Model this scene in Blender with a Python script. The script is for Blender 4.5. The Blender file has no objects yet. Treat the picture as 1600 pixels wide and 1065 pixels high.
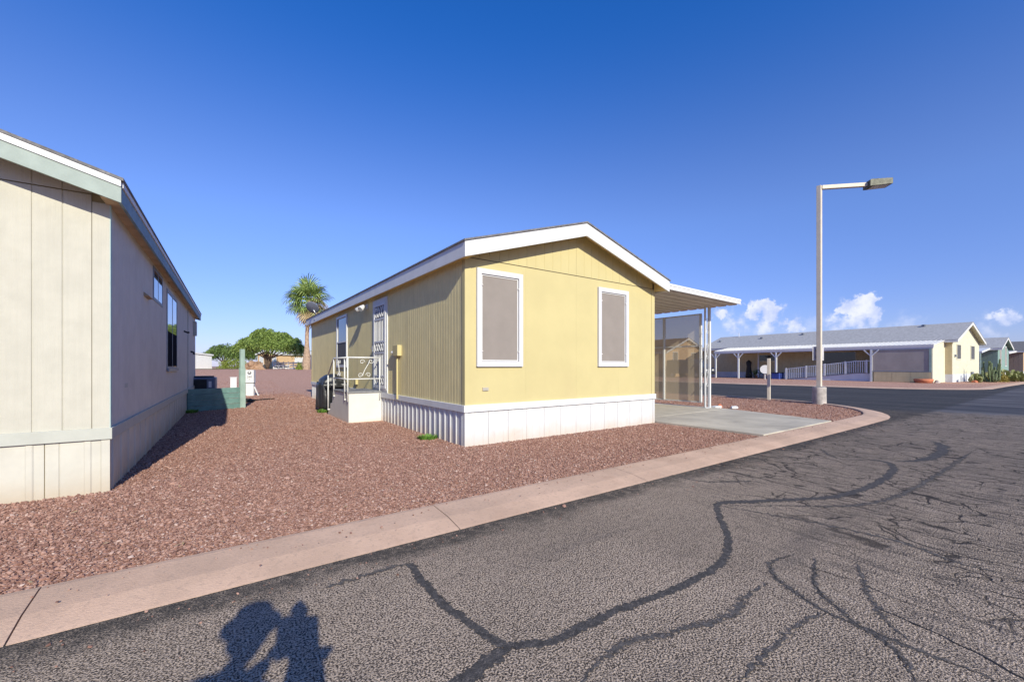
import bpy, bmesh, math, random
from mathutils import Vector, Matrix, noise as mnoise
import numpy as np
R = math.radians
PI = math.pi
random.seed(7)
SC = bpy.context.scene
COL = SC.collection

# ------------------------------------------------------------------ camera, sun, sky, exposure
YAW = 35.5
cam = bpy.data.cameras.new('camera')
camo = bpy.data.objects.new('camera', cam); COL.objects.link(camo)
camo.location = (0, 0, 1.3)
camo.rotation_euler = (R(90), 0, R(-YAW))
cam.sensor_width = 36; cam.sensor_fit = 'HORIZONTAL'
cam.lens = 36 * 652 / 1600
cam.shift_y = 0.0247
cam.clip_start = 0.02; cam.clip_end = 5000
SC.camera = camo

SUN_EL, SUN_AZ = 28.3, 9.4          # shadows run 8.5 degrees east of +Y
sd = bpy.data.lights.new('sun', 'SUN'); sd.energy = 4.2; sd.angle = R(0.5); sd.color = (1.0, 0.945, 0.765)
so = bpy.data.objects.new('sun', sd); COL.objects.link(so)
ldir = Vector((math.sin(R(SUN_AZ)) * math.cos(R(SUN_EL)), math.cos(R(SUN_AZ)) * math.cos(R(SUN_EL)), -math.sin(R(SUN_EL))))
so.rotation_euler = ldir.to_track_quat('-Z', 'Y').to_euler()
so.location = (0, -20, 30)

SC.view_settings.view_transform = 'Standard'
SC.view_settings.look = 'None'
SC.view_settings.exposure = 0.5
SC.view_settings.gamma = 1.0
SC.view_settings.use_curve_mapping = False
SC.cycles.max_bounces = 6
SC.cycles.transparent_max_bounces = 12


def N(nt, typ, ins=None, **props):
    n = nt.nodes.new(typ)
    for k, v in props.items(): setattr(n, k, v)
    if ins:
        for k, v in ins.items():
            s = n.inputs[k]
            if isinstance(v, bpy.types.NodeSocket): nt.links.new(v, s)
            else: s.default_value = v
    return n


def M_(nt, op, a, b=0.0, c=0.0, clamp=False):
    n = N(nt, 'ShaderNodeMath', {0: a, 1: b, 2: c}, operation=op, use_clamp=clamp)
    return n.outputs[0]


def MR(nt, v, a, b, c=0.0, d=1.0, smooth=True):
    n = N(nt, 'ShaderNodeMapRange', {'Value': v, 'From Min': a, 'From Max': b, 'To Min': c, 'To Max': d})
    if smooth: n.interpolation_type = 'SMOOTHSTEP'
    return n.outputs[0]


def MIX(nt, f, a, b, mode='MIX'):
    n = nt.nodes.new('ShaderNodeMix'); n.data_type = 'RGBA'; n.blend_type = mode
    for s, v in ((n.inputs[0], f), (n.inputs[6], a), (n.inputs[7], b)):
        if isinstance(v, bpy.types.NodeSocket): nt.links.new(v, s)
        else: s.default_value = v if not isinstance(v, tuple) or len(v) == 4 else (*v, 1)
    return n.outputs[2]


def build_world():
    w = bpy.data.worlds.new('World'); SC.world = w; w.use_nodes = True
    nt = w.node_tree; nt.nodes.clear()
    sky = N(nt, 'ShaderNodeTexSky', sky_type='NISHITA', sun_disc=False, sun_elevation=R(SUN_EL), sun_rotation=R(180 + SUN_AZ),
            altitude=400.0, air_density=1.0, dust_density=0.3, ozone_density=2.0)
    # a deep polarised blue, like the photograph's desert sky, all round the dome
    geo = N(nt, 'ShaderNodeNewGeometry')
    d = N(nt, 'ShaderNodeVectorMath', {0: geo.outputs['Incoming'], 1: (-1, -1, -1)}, operation='MULTIPLY').outputs[0]
    dz0 = N(nt, 'ShaderNodeSeparateXYZ', {0: d}).outputs[2]
    f1 = MIX(nt, MR(nt, dz0, 0.0, 0.30, smooth=False), (0.36, 0.37, 0.66), (0.47, 0.56, 0.88))
    f2 = MIX(nt, MR(nt, dz0, 0.30, 0.68), f1, (0.10, 0.45, 0.98))
    tint = MIX(nt, 1.0, sky.outputs[0], f2, 'MULTIPLY')
    n1 = N(nt, 'ShaderNodeTexNoise', {'Vector': d, 'Scale': 26.0, 'Detail': 9.0, 'Roughness': 0.58}).outputs[0]
    n2 = N(nt, 'ShaderNodeTexNoise', {'Vector': d, 'Scale': 9.0, 'Detail': 4.0, 'Roughness': 0.5}).outputs[0]
    blobs = [(1148, 505, 44, .5), (1184, 484, 24, 1.4), (1197, 484, 24, 1.6), (1210, 496, 28, 1.3), (1200, 510, 34, .7), (1160, 480, 10, .8), (1240, 508, 18, .8),
             (1328, 480, 26, 1.3), (1352, 476, 30, 1.5), (1345, 496, 36, .8), (1372, 484, 16, 1.1), (1320, 508, 36, .6), (1570, 500, 24, .8), (1545, 512, 34, .45),
             (1128, 492, 18, .9), (1420, 515, 60, .35), (1250, 525, 90, .35), (950, 540, 60, .35), (1750, 490, 70, .8), (1850, 505, 90, .7), (2150, 500, 90, .8)]
    ca, sa = math.cos(R(YAW)), math.sin(R(YAW))
    n3 = N(nt, 'ShaderNodeTexNoise', {'Vector': d, 'Scale': 48.0, 'Detail': 8.0, 'Roughness': 0.6}).outputs[0]
    rag = M_(nt, 'MULTIPLY', M_(nt, 'SUBTRACT', n3, 0.5), 0.07)
    tot = None
    for px, py, r, k in blobs:
        x = (px - 800) / 652
        v = Vector((x * ca + sa, -x * sa + ca, (572 - py) / 652))
        rr = r / 652 / v.length * 0.98; v.normalize()
        dist = N(nt, 'ShaderNodeVectorMath', {0: d, 1: v}, operation='DISTANCE').outputs['Value']
        dist = M_(nt, 'ADD', dist, rag)
        b = MR(nt, dist, 0.0, rr, k, 0.0)
        tot = b if tot is None else M_(nt, 'MAXIMUM', tot, b)
    dens = M_(nt, 'MULTIPLY', tot, MR(nt, n1, 0.29, 0.58, 0.05, 1.45))
    dens = MR(nt, dens, 0.16, 0.95, 0.0, 0.9)
    dz = N(nt, 'ShaderNodeSeparateXYZ', {0: d}).outputs[2]
    dens = M_(nt, 'MULTIPLY', dens, MR(nt, dz, 0.02, 0.10, 0.35, 1.0))
    ccol = MIX(nt, MR(nt, n1, 0.42, 0.66), (2.9, 3.3, 4.7), (4.6, 4.7, 5.3))
    # thin bright haze low down, all the way round
    hz = MIX(nt, MR(nt, dz, 0.0, 0.15, 0.12, 0.0), tint, (2.6, 3.6, 5.6))
    final = MIX(nt, dens, hz, ccol)
    bg = N(nt, 'ShaderNodeBackground', {'Color': final, 'Strength': 0.15})
    out = N(nt, 'ShaderNodeOutputWorld', {'Surface': bg.outputs[0]})


build_world()

# ------------------------------------------------------------------ materials
MATS = {}


def mat(name, col, rough=0.8, var=0.12, scale=6.0, bump=0.0, bscale=80.0, metal=0.0, spec=0.3, streak=None, dirt=None, speck=None, coord='Object', alpha=None):
    """painted / plain surface with grain, wear and fine relief"""
    if name in MATS: return MATS[name]
    m = bpy.data.materials.new(name); m.use_nodes = True; nt = m.node_tree
    b = nt.nodes['Principled BSDF']; b.inputs['Roughness'].default_value = rough
    b.inputs['Metallic'].default_value = metal; b.inputs['Specular IOR Level'].default_value = spec
    tc = N(nt, 'ShaderNodeTexCoord').outputs[coord]
    n = N(nt, 'ShaderNodeTexNoise', {'Vector': tc, 'Scale': scale, 'Detail': 6.0, 'Roughness': 0.6}).outputs[0]
    dark = tuple(c * (1 - var) for c in col); lite = tuple(min(1, c * (1 + var)) for c in col)
    c = MIX(nt, MR(nt, n, 0.3, 0.7), dark, lite)
    hgt = None
    if streak:
        st = N(nt, 'ShaderNodeVectorMath', {0: tc, 1: (streak[0], streak[0], streak[1])}, operation='MULTIPLY').outputs[0]
        sn = N(nt, 'ShaderNodeTexNoise', {'Vector': st, 'Scale': 1.0, 'Detail': 5.0, 'Roughness': 0.65}).outputs[0]
        c = MIX(nt, MR(nt, sn, 0.35, 0.7, 0.0, streak[2]), c, tuple(x * 0.72 for x in col))
        hgt = sn
    if speck:
        v = N(nt, 'ShaderNodeTexVoronoi', {'Vector': tc, 'Scale': speck[0]}).outputs['Color']
        bw = N(nt, 'ShaderNodeRGBToBW', {0: v}).outputs[0]
        c = MIX(nt, MR(nt, bw, 0.6, 0.95, 0.0, speck[1]), c, speck[2])
    if dirt:   # splashed dust that clings to the foot of a wall
        z = N(nt, 'ShaderNodeSeparateXYZ', {0: tc}).outputs[2]
        dn = N(nt, 'ShaderNodeTexNoise', {'Vector': tc, 'Scale': 1.7, 'Detail': 5.0}).outputs[0]
        zz = M_(nt, 'ADD', z, M_(nt, 'MULTIPLY', dn, -dirt[0] * 1.6))
        c = MIX(nt, MR(nt, zz, -dirt[0] * 0.9, dirt[0] * 0.25, dirt[2], 0.0), c, dirt[1])
    nt.links.new(c, b.inputs['Base Color'])
    if bump:
        bn = N(nt, 'ShaderNodeTexNoise', {'Vector': tc, 'Scale': bscale, 'Detail': 4.0}).outputs[0]
        if hgt is not None: bn = M_(nt, 'ADD', M_(nt, 'MULTIPLY', hgt, 2.0), bn)
        bp = N(nt, 'ShaderNodeBump', {'Height': bn, 'Strength': bump, 'Distance': 0.01})
        nt.links.new(bp.outputs[0], b.inputs['Normal'])
    MATS[name] = m
    return m


def glass_mat(name, col, rough=0.05, spec=0.7):
    if name in MATS: return MATS[name]
    m = mat(name, col, rough, 0.2, 2.0, spec=spec)
    return m


def screen_mat(name, col, opacity, scale=500):
    m = bpy.data.materials.new(name); m.use_nodes = True; nt = m.node_tree
    nt.nodes.clear()
    tc = N(nt, 'ShaderNodeTexCoord').outputs['Object']
    n = N(nt, 'ShaderNodeTexNoise', {'Vector': tc, 'Scale': 1.3, 'Detail': 3.0}).outputs[0]
    d = N(nt, 'ShaderNodeBsdfDiffuse', {'Color': MIX(nt, n, tuple(c * .9 for c in col), tuple(c * 1.1 for c in col))})
    t = N(nt, 'ShaderNodeBsdfTransparent', {'Color': (1, .97, .93, 1)})
    mx = N(nt, 'ShaderNodeMixShader', {0: opacity, 1: t.outputs[0], 2: d.outputs[0]})
    N(nt, 'ShaderNodeOutputMaterial', {'Surface': mx.outputs[0]})
    return m


m_yellow = mat('yellow siding paint', (0.495, 0.425, 0.215), 0.75, 0.04, 1.2, 0.10, 140.0)
m_yellow_side = mat('yellow grained siding', (0.69, 0.59, 0.31), 0.8, 0.05, 3.0, 0.16, 160.0, streak=(34.0, 1.2, 0.28))  # same yellow paint lightened: lift for the grazing-lit side painted into the colour
m_white = mat('white trim paint', (0.62, 0.62, 0.62), 0.6, 0.04, 4.0, 0.06, 120.0)
m_skirt = mat('white vinyl skirting', (0.57, 0.57, 0.575), 0.5, 0.05, 1.5, 0.05, 30.0, dirt=(0.30, (0.52, 0.42, 0.33), 0.7))
m_white_frame = mat('white window frame', (0.55, 0.55, 0.57), 0.4, 0.02, 8.0)
m_sunscreen = mat('taupe sun screen mesh', (0.245, 0.215, 0.195), 0.9, 0.05, 2.5, 0.3, 900.0)
m_sunscreen_dark = mat('dark solar screen', (0.10, 0.10, 0.11), 0.85, 0.1, 2.5)
m_seam = mat('dark joint', (0.10, 0.08, 0.05), 0.9, 0.1)
m_core = mat('wall core', (0.30, 0.25, 0.15), 0.9, 0.1)
m_shingle = mat('grey asphalt shingles', (0.15, 0.145, 0.15), 0.95, 0.25, 9.0, 0.6, 90.0, speck=(60.0, 0.5, (0.28, 0.27, 0.26)))
m_shingle_light = mat('light grey asphalt shingles', (0.36, 0.355, 0.36), 0.95, 0.15, 5.0, 0.6, 60.0, speck=(12.0, 0.35, (0.44, 0.43, 0.43)))
m_soffit = mat('yellow soffit', (0.66, 0.50, 0.20), 0.8, 0.08, 8.0, 0.2, 100.0)
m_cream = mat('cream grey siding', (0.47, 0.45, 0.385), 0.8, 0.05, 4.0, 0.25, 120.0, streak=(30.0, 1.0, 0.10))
m_cream_side = mat('cream grey side siding', (0.60, 0.565, 0.51), 0.8, 0.05, 3.0, 0.25, 120.0, streak=(30.0, 1.0, 0.15))  # front's cream made paler, so fill light on the shaded side sits in the colour
m_cream_skirt = mat('cream skirting', (0.50, 0.48, 0.42), 0.6, 0.06, 3.0, 0.1, 50.0, dirt=(0.35, (0.40, 0.31, 0.21), 0.65))
m_sage = mat('sage green trim', (0.30, 0.35, 0.32), 0.7, 0.08, 6.0, 0.15, 90.0)
m_sage_dark = mat('teal blue fascia paint', (0.20, 0.30, 0.36), 0.7, 0.1, 5.0, 0.1, 90.0)
m_tan_soffit = mat('tan soffit', (0.50, 0.38, 0.24), 0.85, 0.15, 6.0, 0.2, 60.0)
m_cream_trim = mat('cream trim', (0.42, 0.425, 0.38), 0.7, 0.05, 5.0, 0.1, 90.0)
m_teal_corner = mat('pale teal corner trim', (0.45, 0.58, 0.54), 0.7, 0.06)
m_greyframe = mat('slate blue window frame', (0.22, 0.24, 0.28), 0.5, 0.1)
m_glass_sky = glass_mat('reflecting window glass', (0.05, 0.06, 0.08), 0.03, 1.0)
m_glass = glass_mat('dark window glass', (0.03, 0.035, 0.04), 0.05, 0.8)
m_black = mat('black plastic', (0.02, 0.02, 0.022), 0.5, 0.2)
m_blackcloth = mat('black grill cover cloth', (0.022, 0.023, 0.026), 0.42, 0.3, 5.0, 0.5, 30.0, spec=0.6)
m_metal = mat('weathered bronze metal', (0.10, 0.10, 0.08), 0.55, 0.3, 10.0, 0.1, metal=0.3)
m_galv = mat('white corrugated aluminium', (0.72, 0.70, 0.66), 0.45, 0.06, 2.0)
m_pan = mat('tan aluminium pan underside', (0.62, 0.56, 0.48), 0.5, 0.08, 2.0)
m_ironwhite = mat('white painted iron', (0.62, 0.62, 0.61), 0.45, 0.05, 20.0)
m_ironcream = mat('cream painted steel pole', (0.60, 0.53, 0.43), 0.5, 0.06, 5.0, 0.05, 60.0)
m_lampglass = mat('lamp lens glass', (0.45, 0.45, 0.44), 0.2, 0.1)
m_concrete = mat('grey concrete slab', (0.36, 0.33, 0.29), 0.9, 0.10, 1.6, 0.3, 70.0, speck=(160.0, 0.2, (0.20, 0.18, 0.16)), coord='Generated')
m_concrete = mat('driveway concrete', (0.47, 0.425, 0.35), 0.9, 0.13, 1.1, 0.3, 70.0, speck=(160.0, 0.2, (0.22, 0.20, 0.18)))
m_kerb = mat('pink stained concrete kerb', (0.51, 0.35, 0.26), 0.95, 0.13, 1.3, 0.35, 90.0, speck=(55.0, 0.35, (0.30, 0.22, 0.18)))
def stains(m, scale, lo, hi, amt, col):
    nt = m.node_tree; b = nt.nodes['Principled BSDF']
    src = b.inputs['Base Color'].links[0].from_socket
    tc = N(nt, 'ShaderNodeTexCoord').outputs['Object']
    n = N(nt, 'ShaderNodeTexNoise', {'Vector': tc, 'Scale': scale, 'Detail': 8.0, 'Roughness': 0.65, 'Distortion': 0.8}).outputs[0]
    nt.links.new(MIX(nt, MR(nt, n, lo, hi, 0.0, amt), src, col), b.inputs['Base Color'])


stains(m_concrete, 0.9, 0.50, 0.68, 0.45, (0.27, 0.24, 0.21))
stains(m_kerb, 1.6, 0.52, 0.70, 0.40, (0.38, 0.24, 0.17))
stains(m_kerb, 9.0, 0.60, 0.72, 0.45, (0.24, 0.19, 0.16))
stains(m_yellow, 0.7, 0.50, 0.75, 0.22, (0.46, 0.36, 0.20))
stains(m_white, 2.5, 0.55, 0.75, 0.25, (0.44, 0.42, 0.40))
stains(m_cream, 0.8, 0.50, 0.75, 0.25, (0.36, 0.33, 0.27))
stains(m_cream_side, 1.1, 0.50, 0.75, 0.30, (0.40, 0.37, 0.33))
stains(m_skirt, 3.0, 0.55, 0.75, 0.30, (0.42, 0.38, 0.35))
m_joint = mat('kerb joint', (0.10, 0.07, 0.06), 0.95, 0.2)
m_footing = mat('rough grey concrete', (0.42, 0.38, 0.35), 0.95, 0.3, 3.0, 0.6, 40.0)
m_greenboard = mat('green stained board', (0.14, 0.25, 0.23), 0.8, 0.2, 4.0, 0.5, 40.0, streak=(6.0, 30.0, 0.5))
m_greenpost = mat('sage painted post', (0.30, 0.40, 0.36), 0.8, 0.12, 4.0, 0.3, 60.0)
m_ac = mat('blue grey air conditioner metal', (0.13, 0.15, 0.21), 0.5, 0.15)
m_mat = mat('grey deck mat', (0.22, 0.22, 0.23), 0.95, 0.15, 20.0, 0.4, 200.0)
m_plat = mat('white steps fibreglass', (0.60, 0.585, 0.55), 0.5, 0.04, 3.0, 0.05, dirt=(0.10, (0.6, 0.42, 0.3), 0.5))
m_palmtrunk = mat('palm trunk bark', (0.34, 0.24, 0.17), 0.95, 0.3, 6.0, 0.8, 14.0)
m_bark = mat('dark mesquite bark', (0.10, 0.07, 0.05), 0.95, 0.35, 5.0, 0.8, 20.0)
m_boulder = mat('brown rock', (0.30, 0.19, 0.12), 0.95, 0.35, 1.8, 0.9, 6.0)
m_terracotta = mat('terracotta', (0.48, 0.17, 0.09), 0.8, 0.12, 8.0, 0.2)
m_tanhouse = mat('tan stucco', (0.56, 0.38, 0.22), 0.85, 0.05, 3.0, 0.1)
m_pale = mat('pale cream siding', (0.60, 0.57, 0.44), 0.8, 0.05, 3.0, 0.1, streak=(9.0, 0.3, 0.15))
m_pale_shade = mat('pale yellow tan siding', (0.55, 0.46, 0.28), 0.8, 0.05, 3.0, 0.1, streak=(9.0, 0.3, 0.25))  # pale cream turned tan: shade on the long walls is put into the colour
m_green_house = mat('teal green siding', (0.20, 0.30, 0.27), 0.8, 0.06, 3.0, 0.1)
m_bluewhite = mat('pale blue white panel', (0.58, 0.60, 0.64), 0.6, 0.05, 2.0)
m_tanscreen = mat('tan shade cloth', (0.36, 0.32, 0.29), 0.95, 0.08, 1.2, 0.2, 200.0)
m_vehicle = mat('dark navy car paint', (0.02, 0.025, 0.05), 0.25, 0.05, 3.0, spec=0.7)
m_rubber = mat('black rubber', (0.02, 0.02, 0.02), 0.8, 0.1)
m_chrome = mat('bare metal', (0.5, 0.5, 0.5), 0.3, 0.1, metal=0.9)
m_bluebin = mat('blue plastic', (0.04, 0.07, 0.28), 0.5, 0.1)
m_skin = mat('skin', (0.50, 0.30, 0.21), 0.6, 0.06)
m_shirt = mat('navy shirt cloth', (0.05, 0.07, 0.13), 0.9, 0.1, 10.0, 0.3)
m_trousers = mat('khaki trousers cloth', (0.32, 0.25, 0.17), 0.9, 0.1, 10.0, 0.3)
m_hair = mat('brown hair', (0.05, 0.03, 0.02), 0.7, 0.2, 30.0, 0.5)
m_ink = mat('dark grey lettering', (0.10, 0.10, 0.11), 0.8, 0.05)
m_tar = mat('crack seal tar', (0.060, 0.055, 0.054), 0.8, 0.35, 22.0, 0.6, 130.0, spec=0.25, speck=(120.0, 0.6, (0.20, 0.17, 0.155)))
m_tar_worn = mat('worn crack seal tar', (0.088, 0.080, 0.077), 0.85, 0.35, 22.0, 0.6, 130.0, spec=0.2, speck=(110.0, 0.8, (0.25, 0.21, 0.19)))
m_rim = mat('bleached crack rim', (0.40, 0.33, 0.29), 0.9, 0.35, 20.0, 0.5, 130.0, speck=(100.0, 0.7, (0.14, 0.12, 0.115)))
m_crack = mat('open crack dirt', (0.025, 0.023, 0.024), 0.95, 0.3, 20.0)


def leaf_mat(name, a, b, rough=0.6):
    m = bpy.data.materials.new(name); m.use_nodes = True; nt = m.node_tree
    p = nt.nodes['Principled BSDF']; p.inputs['Roughness'].default_value = rough
    g = N(nt, 'ShaderNodeNewGeometry')
    c = MIX(nt, g.outputs['Random Per Island'], a, b)
    nt.links.new(c, p.inputs['Base Color'])
    tr = N(nt, 'ShaderNodeBsdfTranslucent', {'Color': c})
    mx = N(nt, 'ShaderNodeMixShader', {0: 0.3, 1: p.outputs[0], 2: tr.outputs[0]})
    nt.links.new(mx.outputs[0], nt.nodes['Material Output'].inputs[0])
    return m


m_leaf = leaf_mat('mesquite leaves', (0.07, 0.13, 0.025), (0.38, 0.50, 0.13))
m_leaf_dark = leaf_mat('dark tree leaves', (0.08, 0.13, 0.03), (0.22, 0.32, 0.08))
m_frond = leaf_mat('palm fronds green', (0.08, 0.15, 0.03), (0.38, 0.48, 0.14))
m_frond_dead = leaf_mat('palm fronds dry', (0.36, 0.26, 0.13), (0.55, 0.44, 0.26))
m_bush = leaf_mat('yellow green bush', (0.14, 0.20, 0.03), (0.34, 0.40, 0.07))
m_cactus = mat('cactus skin', (0.13, 0.17, 0.09), 0.8, 0.3, 12.0, 0.6, 50.0)
m_pad = leaf_mat('prickly pear pads', (0.20, 0.24, 0.08), (0.36, 0.36, 0.16))
m_weed = leaf_mat('weed leaves', (0.08, 0.20, 0.03), (0.20, 0.36, 0.06))


def mat_gravel(name, k=1.0):
    m = bpy.data.materials.new(name); m.use_nodes = True; nt = m.node_tree
    b = nt.nodes['Principled BSDF']; b.inputs['Roughness'].default_value = 0.95; b.inputs['Specular IOR Level'].default_value = 0.05
    tc = N(nt, 'ShaderNodeTexCoord').outputs['Object']
    v = N(nt, 'ShaderNodeTexVoronoi', {'Vector': tc, 'Scale': 70.0})
    bw = N(nt, 'ShaderNodeSeparateColor', {0: v.outputs['Color']}).outputs[0]
    ramp = N(nt, 'ShaderNodeValToRGB', {0: bw})
    cr = ramp.color_ramp
    cols = [(0.0, (.18, .095, .073)), (.3, (.33, .18, .132)), (.6, (.43, .25, .185)), (.85, (.52, .325, .25)), (1.0, (.62, .45, .37))]
    cr.elements[0].color = (*[c * k for c in cols[0][1]], 1); cr.elements[1].color = (*[c * k for c in cols[-1][1]], 1)
    for p, c in cols[1:-1]:
        e = cr.elements.new(p); e.color = (*[x * k for x in c], 1)
    big = N(nt, 'ShaderNodeTexNoise', {'Vector': tc, 'Scale': 0.55, 'Detail': 5.0}).outputs[0]
    c = MIX(nt, MR(nt, big, 0.35, 0.68, 0.0, 0.28), ramp.outputs[0], (.41, .255, .195))
    nt.links.new(c, b.inputs['Base Color'])
    h = M_(nt, 'SUBTRACT', 1.0, v.outputs['Distance'])
    bp = N(nt, 'ShaderNodeBump', {'Height': h, 'Strength': 0.6, 'Distance': 0.008})
    nt.links.new(bp.outputs[0], b.inputs['Normal'])
    return m


m_gravel = mat_gravel('red brown gravel', 1.12)


def mat_stone():
    m = bpy.data.materials.new('gravel stones'); m.use_nodes = True; nt = m.node_tree
    b = nt.nodes['Principled BSDF']; b.inputs['Roughness'].default_value = 0.9; b.inputs['Specular IOR Level'].default_value = 0.1
    oi = N(nt, 'ShaderNodeObjectInfo')
    ramp = N(nt, 'ShaderNodeValToRGB', {0: oi.outputs['Random']})
    cr = ramp.color_ramp
    cols = [(0.0, (.15, .08, .062)), (.25, (.25, .13, .10)), (.55, (.34, .19, .145)), (.8, (.42, .255, .20)), (.95, (.49, .32, .26)), (1.0, (.60, .47, .41))]
    cr.elements[0].color = (*cols[0][1], 1); cr.elements[1].color = (*cols[-1][1], 1)
    for p, c in cols[1:-1]:
        e = cr.elements.new(p); e.color = (*c, 1)
    tc = N(nt, 'ShaderNodeTexCoord').outputs['Object']
    n = N(nt, 'ShaderNodeTexNoise', {'Vector': tc, 'Scale': 3.0}).outputs[0]
    c = MIX(nt, MR(nt, n, 0.3, 0.7, 0.0, 0.4), ramp.outputs[0], (.20, .12, .10))
    nt.links.new(c, b.inputs['Base Color'])
    return m


m_stone = mat_stone()


def mat_asphalt():
    m = bpy.data.materials.new('weathered asphalt'); m.use_nodes = True; nt = m.node_tree
    b = nt.nodes['Principled BSDF']; b.inputs['Roughness'].default_value = 0.9; b.inputs['Specular IOR Level'].default_value = 0.08
    tc = N(nt, 'ShaderNodeTexCoord').outputs['Object']
    sep = N(nt, 'ShaderNodeSeparateXYZ', {0: tc}); X, Y = sep.outputs[0], sep.outputs[1]
    warp = N(nt, 'ShaderNodeTexNoise', {'Vector': tc, 'Scale': 2.2, 'Detail': 4.0})
    # coarse broken texture of the worn surface
    fine = N(nt, 'ShaderNodeTexNoise', {'Vector': tc, 'Scale': 105.0, 'Detail': 3.0, 'Roughness': 0.55}).outputs[0]
    vor = N(nt, 'ShaderNodeTexVoronoi', {'Vector': tc, 'Scale': 150.0}, feature='F1').outputs['Distance']
    tex = M_(nt, 'ADD', MR(nt, fine, 0.40, 0.60), M_(nt, 'MULTIPLY', vor, -0.55))
    patch = N(nt, 'ShaderNodeTexNoise', {'Vector': tc, 'Scale': 0.5, 'Detail': 6.0, 'Roughness': 0.6}).outputs[0]
    top = MIX(nt, MR(nt, patch, 0.3, 0.7), (0.42, 0.335, 0.265), (0.60, 0.475, 0.375))
    c = MIX(nt, MR(nt, M_(nt, 'ADD', tex, M_(nt, 'MULTIPLY', M_(nt, 'SUBTRACT', N(nt, 'ShaderNodeTexNoise', {'Vector': tc, 'Scale': 21.0, 'Detail': 4.0}).outputs[0], 0.5), 0.9)), -0.38, 0.52), (0.060, 0.048, 0.042), top)
    # right hand part: older, darker, more crazed
    e1 = M_(nt, 'ADD', X, M_(nt, 'MULTIPLY', patch, 4.0))
    old = MR(nt, e1, 5.5, 9.5)
    c = MIX(nt, M_(nt, 'MULTIPLY', old, 0.30), c, (0.10, 0.093, 0.10))
    # newer sealed asphalt of the cross street
    wob = M_(nt, 'MULTIPLY', M_(nt, 'SUBTRACT', warp.outputs[0], 0.5), 3.0)
    e2 = M_(nt, 'ADD', M_(nt, 'ADD', X, M_(nt, 'MULTIPLY', Y, 0.45)), wob)
    seal = MR(nt, e2, 16.6, 18.6)
    sm = N(nt, 'ShaderNodeVectorMath', {0: tc, 1: (0.9, 0.16, 1)}, operation='MULTIPLY').outputs[0]
    smn = N(nt, 'ShaderNodeTexNoise', {'Vector': sm, 'Scale': 1.2, 'Detail': 5.0}).outputs[0]
    sealc = MIX(nt, MR(nt, smn, 0.35, 0.7), (0.060, 0.062, 0.075), (0.135, 0.13, 0.142))
    c = MIX(nt, seal, c, sealc)
    # dark seal coat left along the kerb
    ed = M_(nt, 'ADD', Y, M_(nt, 'MULTIPLY', M_(nt, 'SUBTRACT', warp.outputs[0], 0.5), 0.55))
    edn = N(nt, 'ShaderNodeTexNoise', {'Vector': tc, 'Scale': 14.0, 'Detail': 5.0, 'Roughness': 0.7}).outputs[0]
    edm = M_(nt, 'MULTIPLY', MR(nt, ed, 2.62, 2.86), MR(nt, edn, 0.30, 0.58, 0.35, 1.0))
    c = MIX(nt, M_(nt, 'MULTIPLY', edm, 0.8), c, (0.042, 0.042, 0.043))
    # worn soft tyre marks and drips
    tm = N(nt, 'ShaderNodeVectorMath', {0: tc, 1: (0.35, 2.6, 1)}, operation='MULTIPLY').outputs[0]
    tn = N(nt, 'ShaderNodeTexNoise', {'Vector': tm, 'Scale': 1.0, 'Detail': 6.0, 'Roughness': 0.6, 'Distortion': 0.6}).outputs[0]
    c = MIX(nt, MR(nt, tn, 0.52, 0.72, 0.0, 0.35), c, (0.10, 0.09, 0.09))
    # scuffed streaks running across the road in the crazed part
    sv = N(nt, 'ShaderNodeVectorMath', {0: tc, 1: (15.0, 2.6, 1)}, operation='MULTIPLY').outputs[0]
    sn_ = N(nt, 'ShaderNodeTexNoise', {'Vector': sv, 'Scale': 1.0, 'Detail': 7.0, 'Roughness': 0.68, 'Distortion': 0.5}).outputs[0]
    zn = M_(nt, 'MULTIPLY', MR(nt, M_(nt, 'ADD', X, M_(nt, 'MULTIPLY', Y, -0.9)), 0.9, 3.0), M_(nt, 'SUBTRACT', 1.0, seal))
    c = MIX(nt, M_(nt, 'MULTIPLY', MR(nt, sn_, 0.48, 0.64), M_(nt, 'MULTIPLY', zn, 0.55)), c, (0.075, 0.068, 0.070))
    c = MIX(nt, M_(nt, 'MULTIPLY', MR(nt, sn_, 0.44, 0.32), M_(nt, 'MULTIPLY', zn, 0.35)), c, (0.50, 0.42, 0.37))
    # fine crazing
    wv = N(nt, 'ShaderNodeVectorMath', {0: warp.outputs['Color'], 1: (0.9, 0.9, 0)}, operation='MULTIPLY').outputs[0]
    cv = N(nt, 'ShaderNodeVectorMath', {0: N(nt, 'ShaderNodeVectorMath', {0: tc, 1: (2.3, 1.25, 1)}, operation='MULTIPLY').outputs[0], 1: wv}, operation='ADD').outputs[0]
    cd = N(nt, 'ShaderNodeTexVoronoi', {'Vector': cv, 'Scale': 1.0}, feature='DISTANCE_TO_EDGE').outputs['Distance']
    cd2 = N(nt, 'ShaderNodeTexVoronoi', {'Vector': cv, 'Scale': 3.3}, feature='DISTANCE_TO_EDGE').outputs['Distance']
    brk = N(nt, 'ShaderNodeTexNoise', {'Vector': tc, 'Scale': 3.1, 'Detail': 3.0}).outputs[0]
    crk = M_(nt, 'MULTIPLY', MR(nt, cd, 0.006, 0.024, 1.0, 0.0), MR(nt, brk, 0.36, 0.46))
    crk2 = M_(nt, 'MULTIPLY', MR(nt, cd2, 0.008, 0.034, 1.0, 0.0), MR(nt, brk, 0.42, 0.52))
    zone = M_(nt, 'MULTIPLY', MR(nt, M_(nt, 'ADD', X, M_(nt, 'MULTIPLY', Y, -0.7)), 2.2, 3.6), M_(nt, 'SUBTRACT', 1.0, seal))
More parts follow.
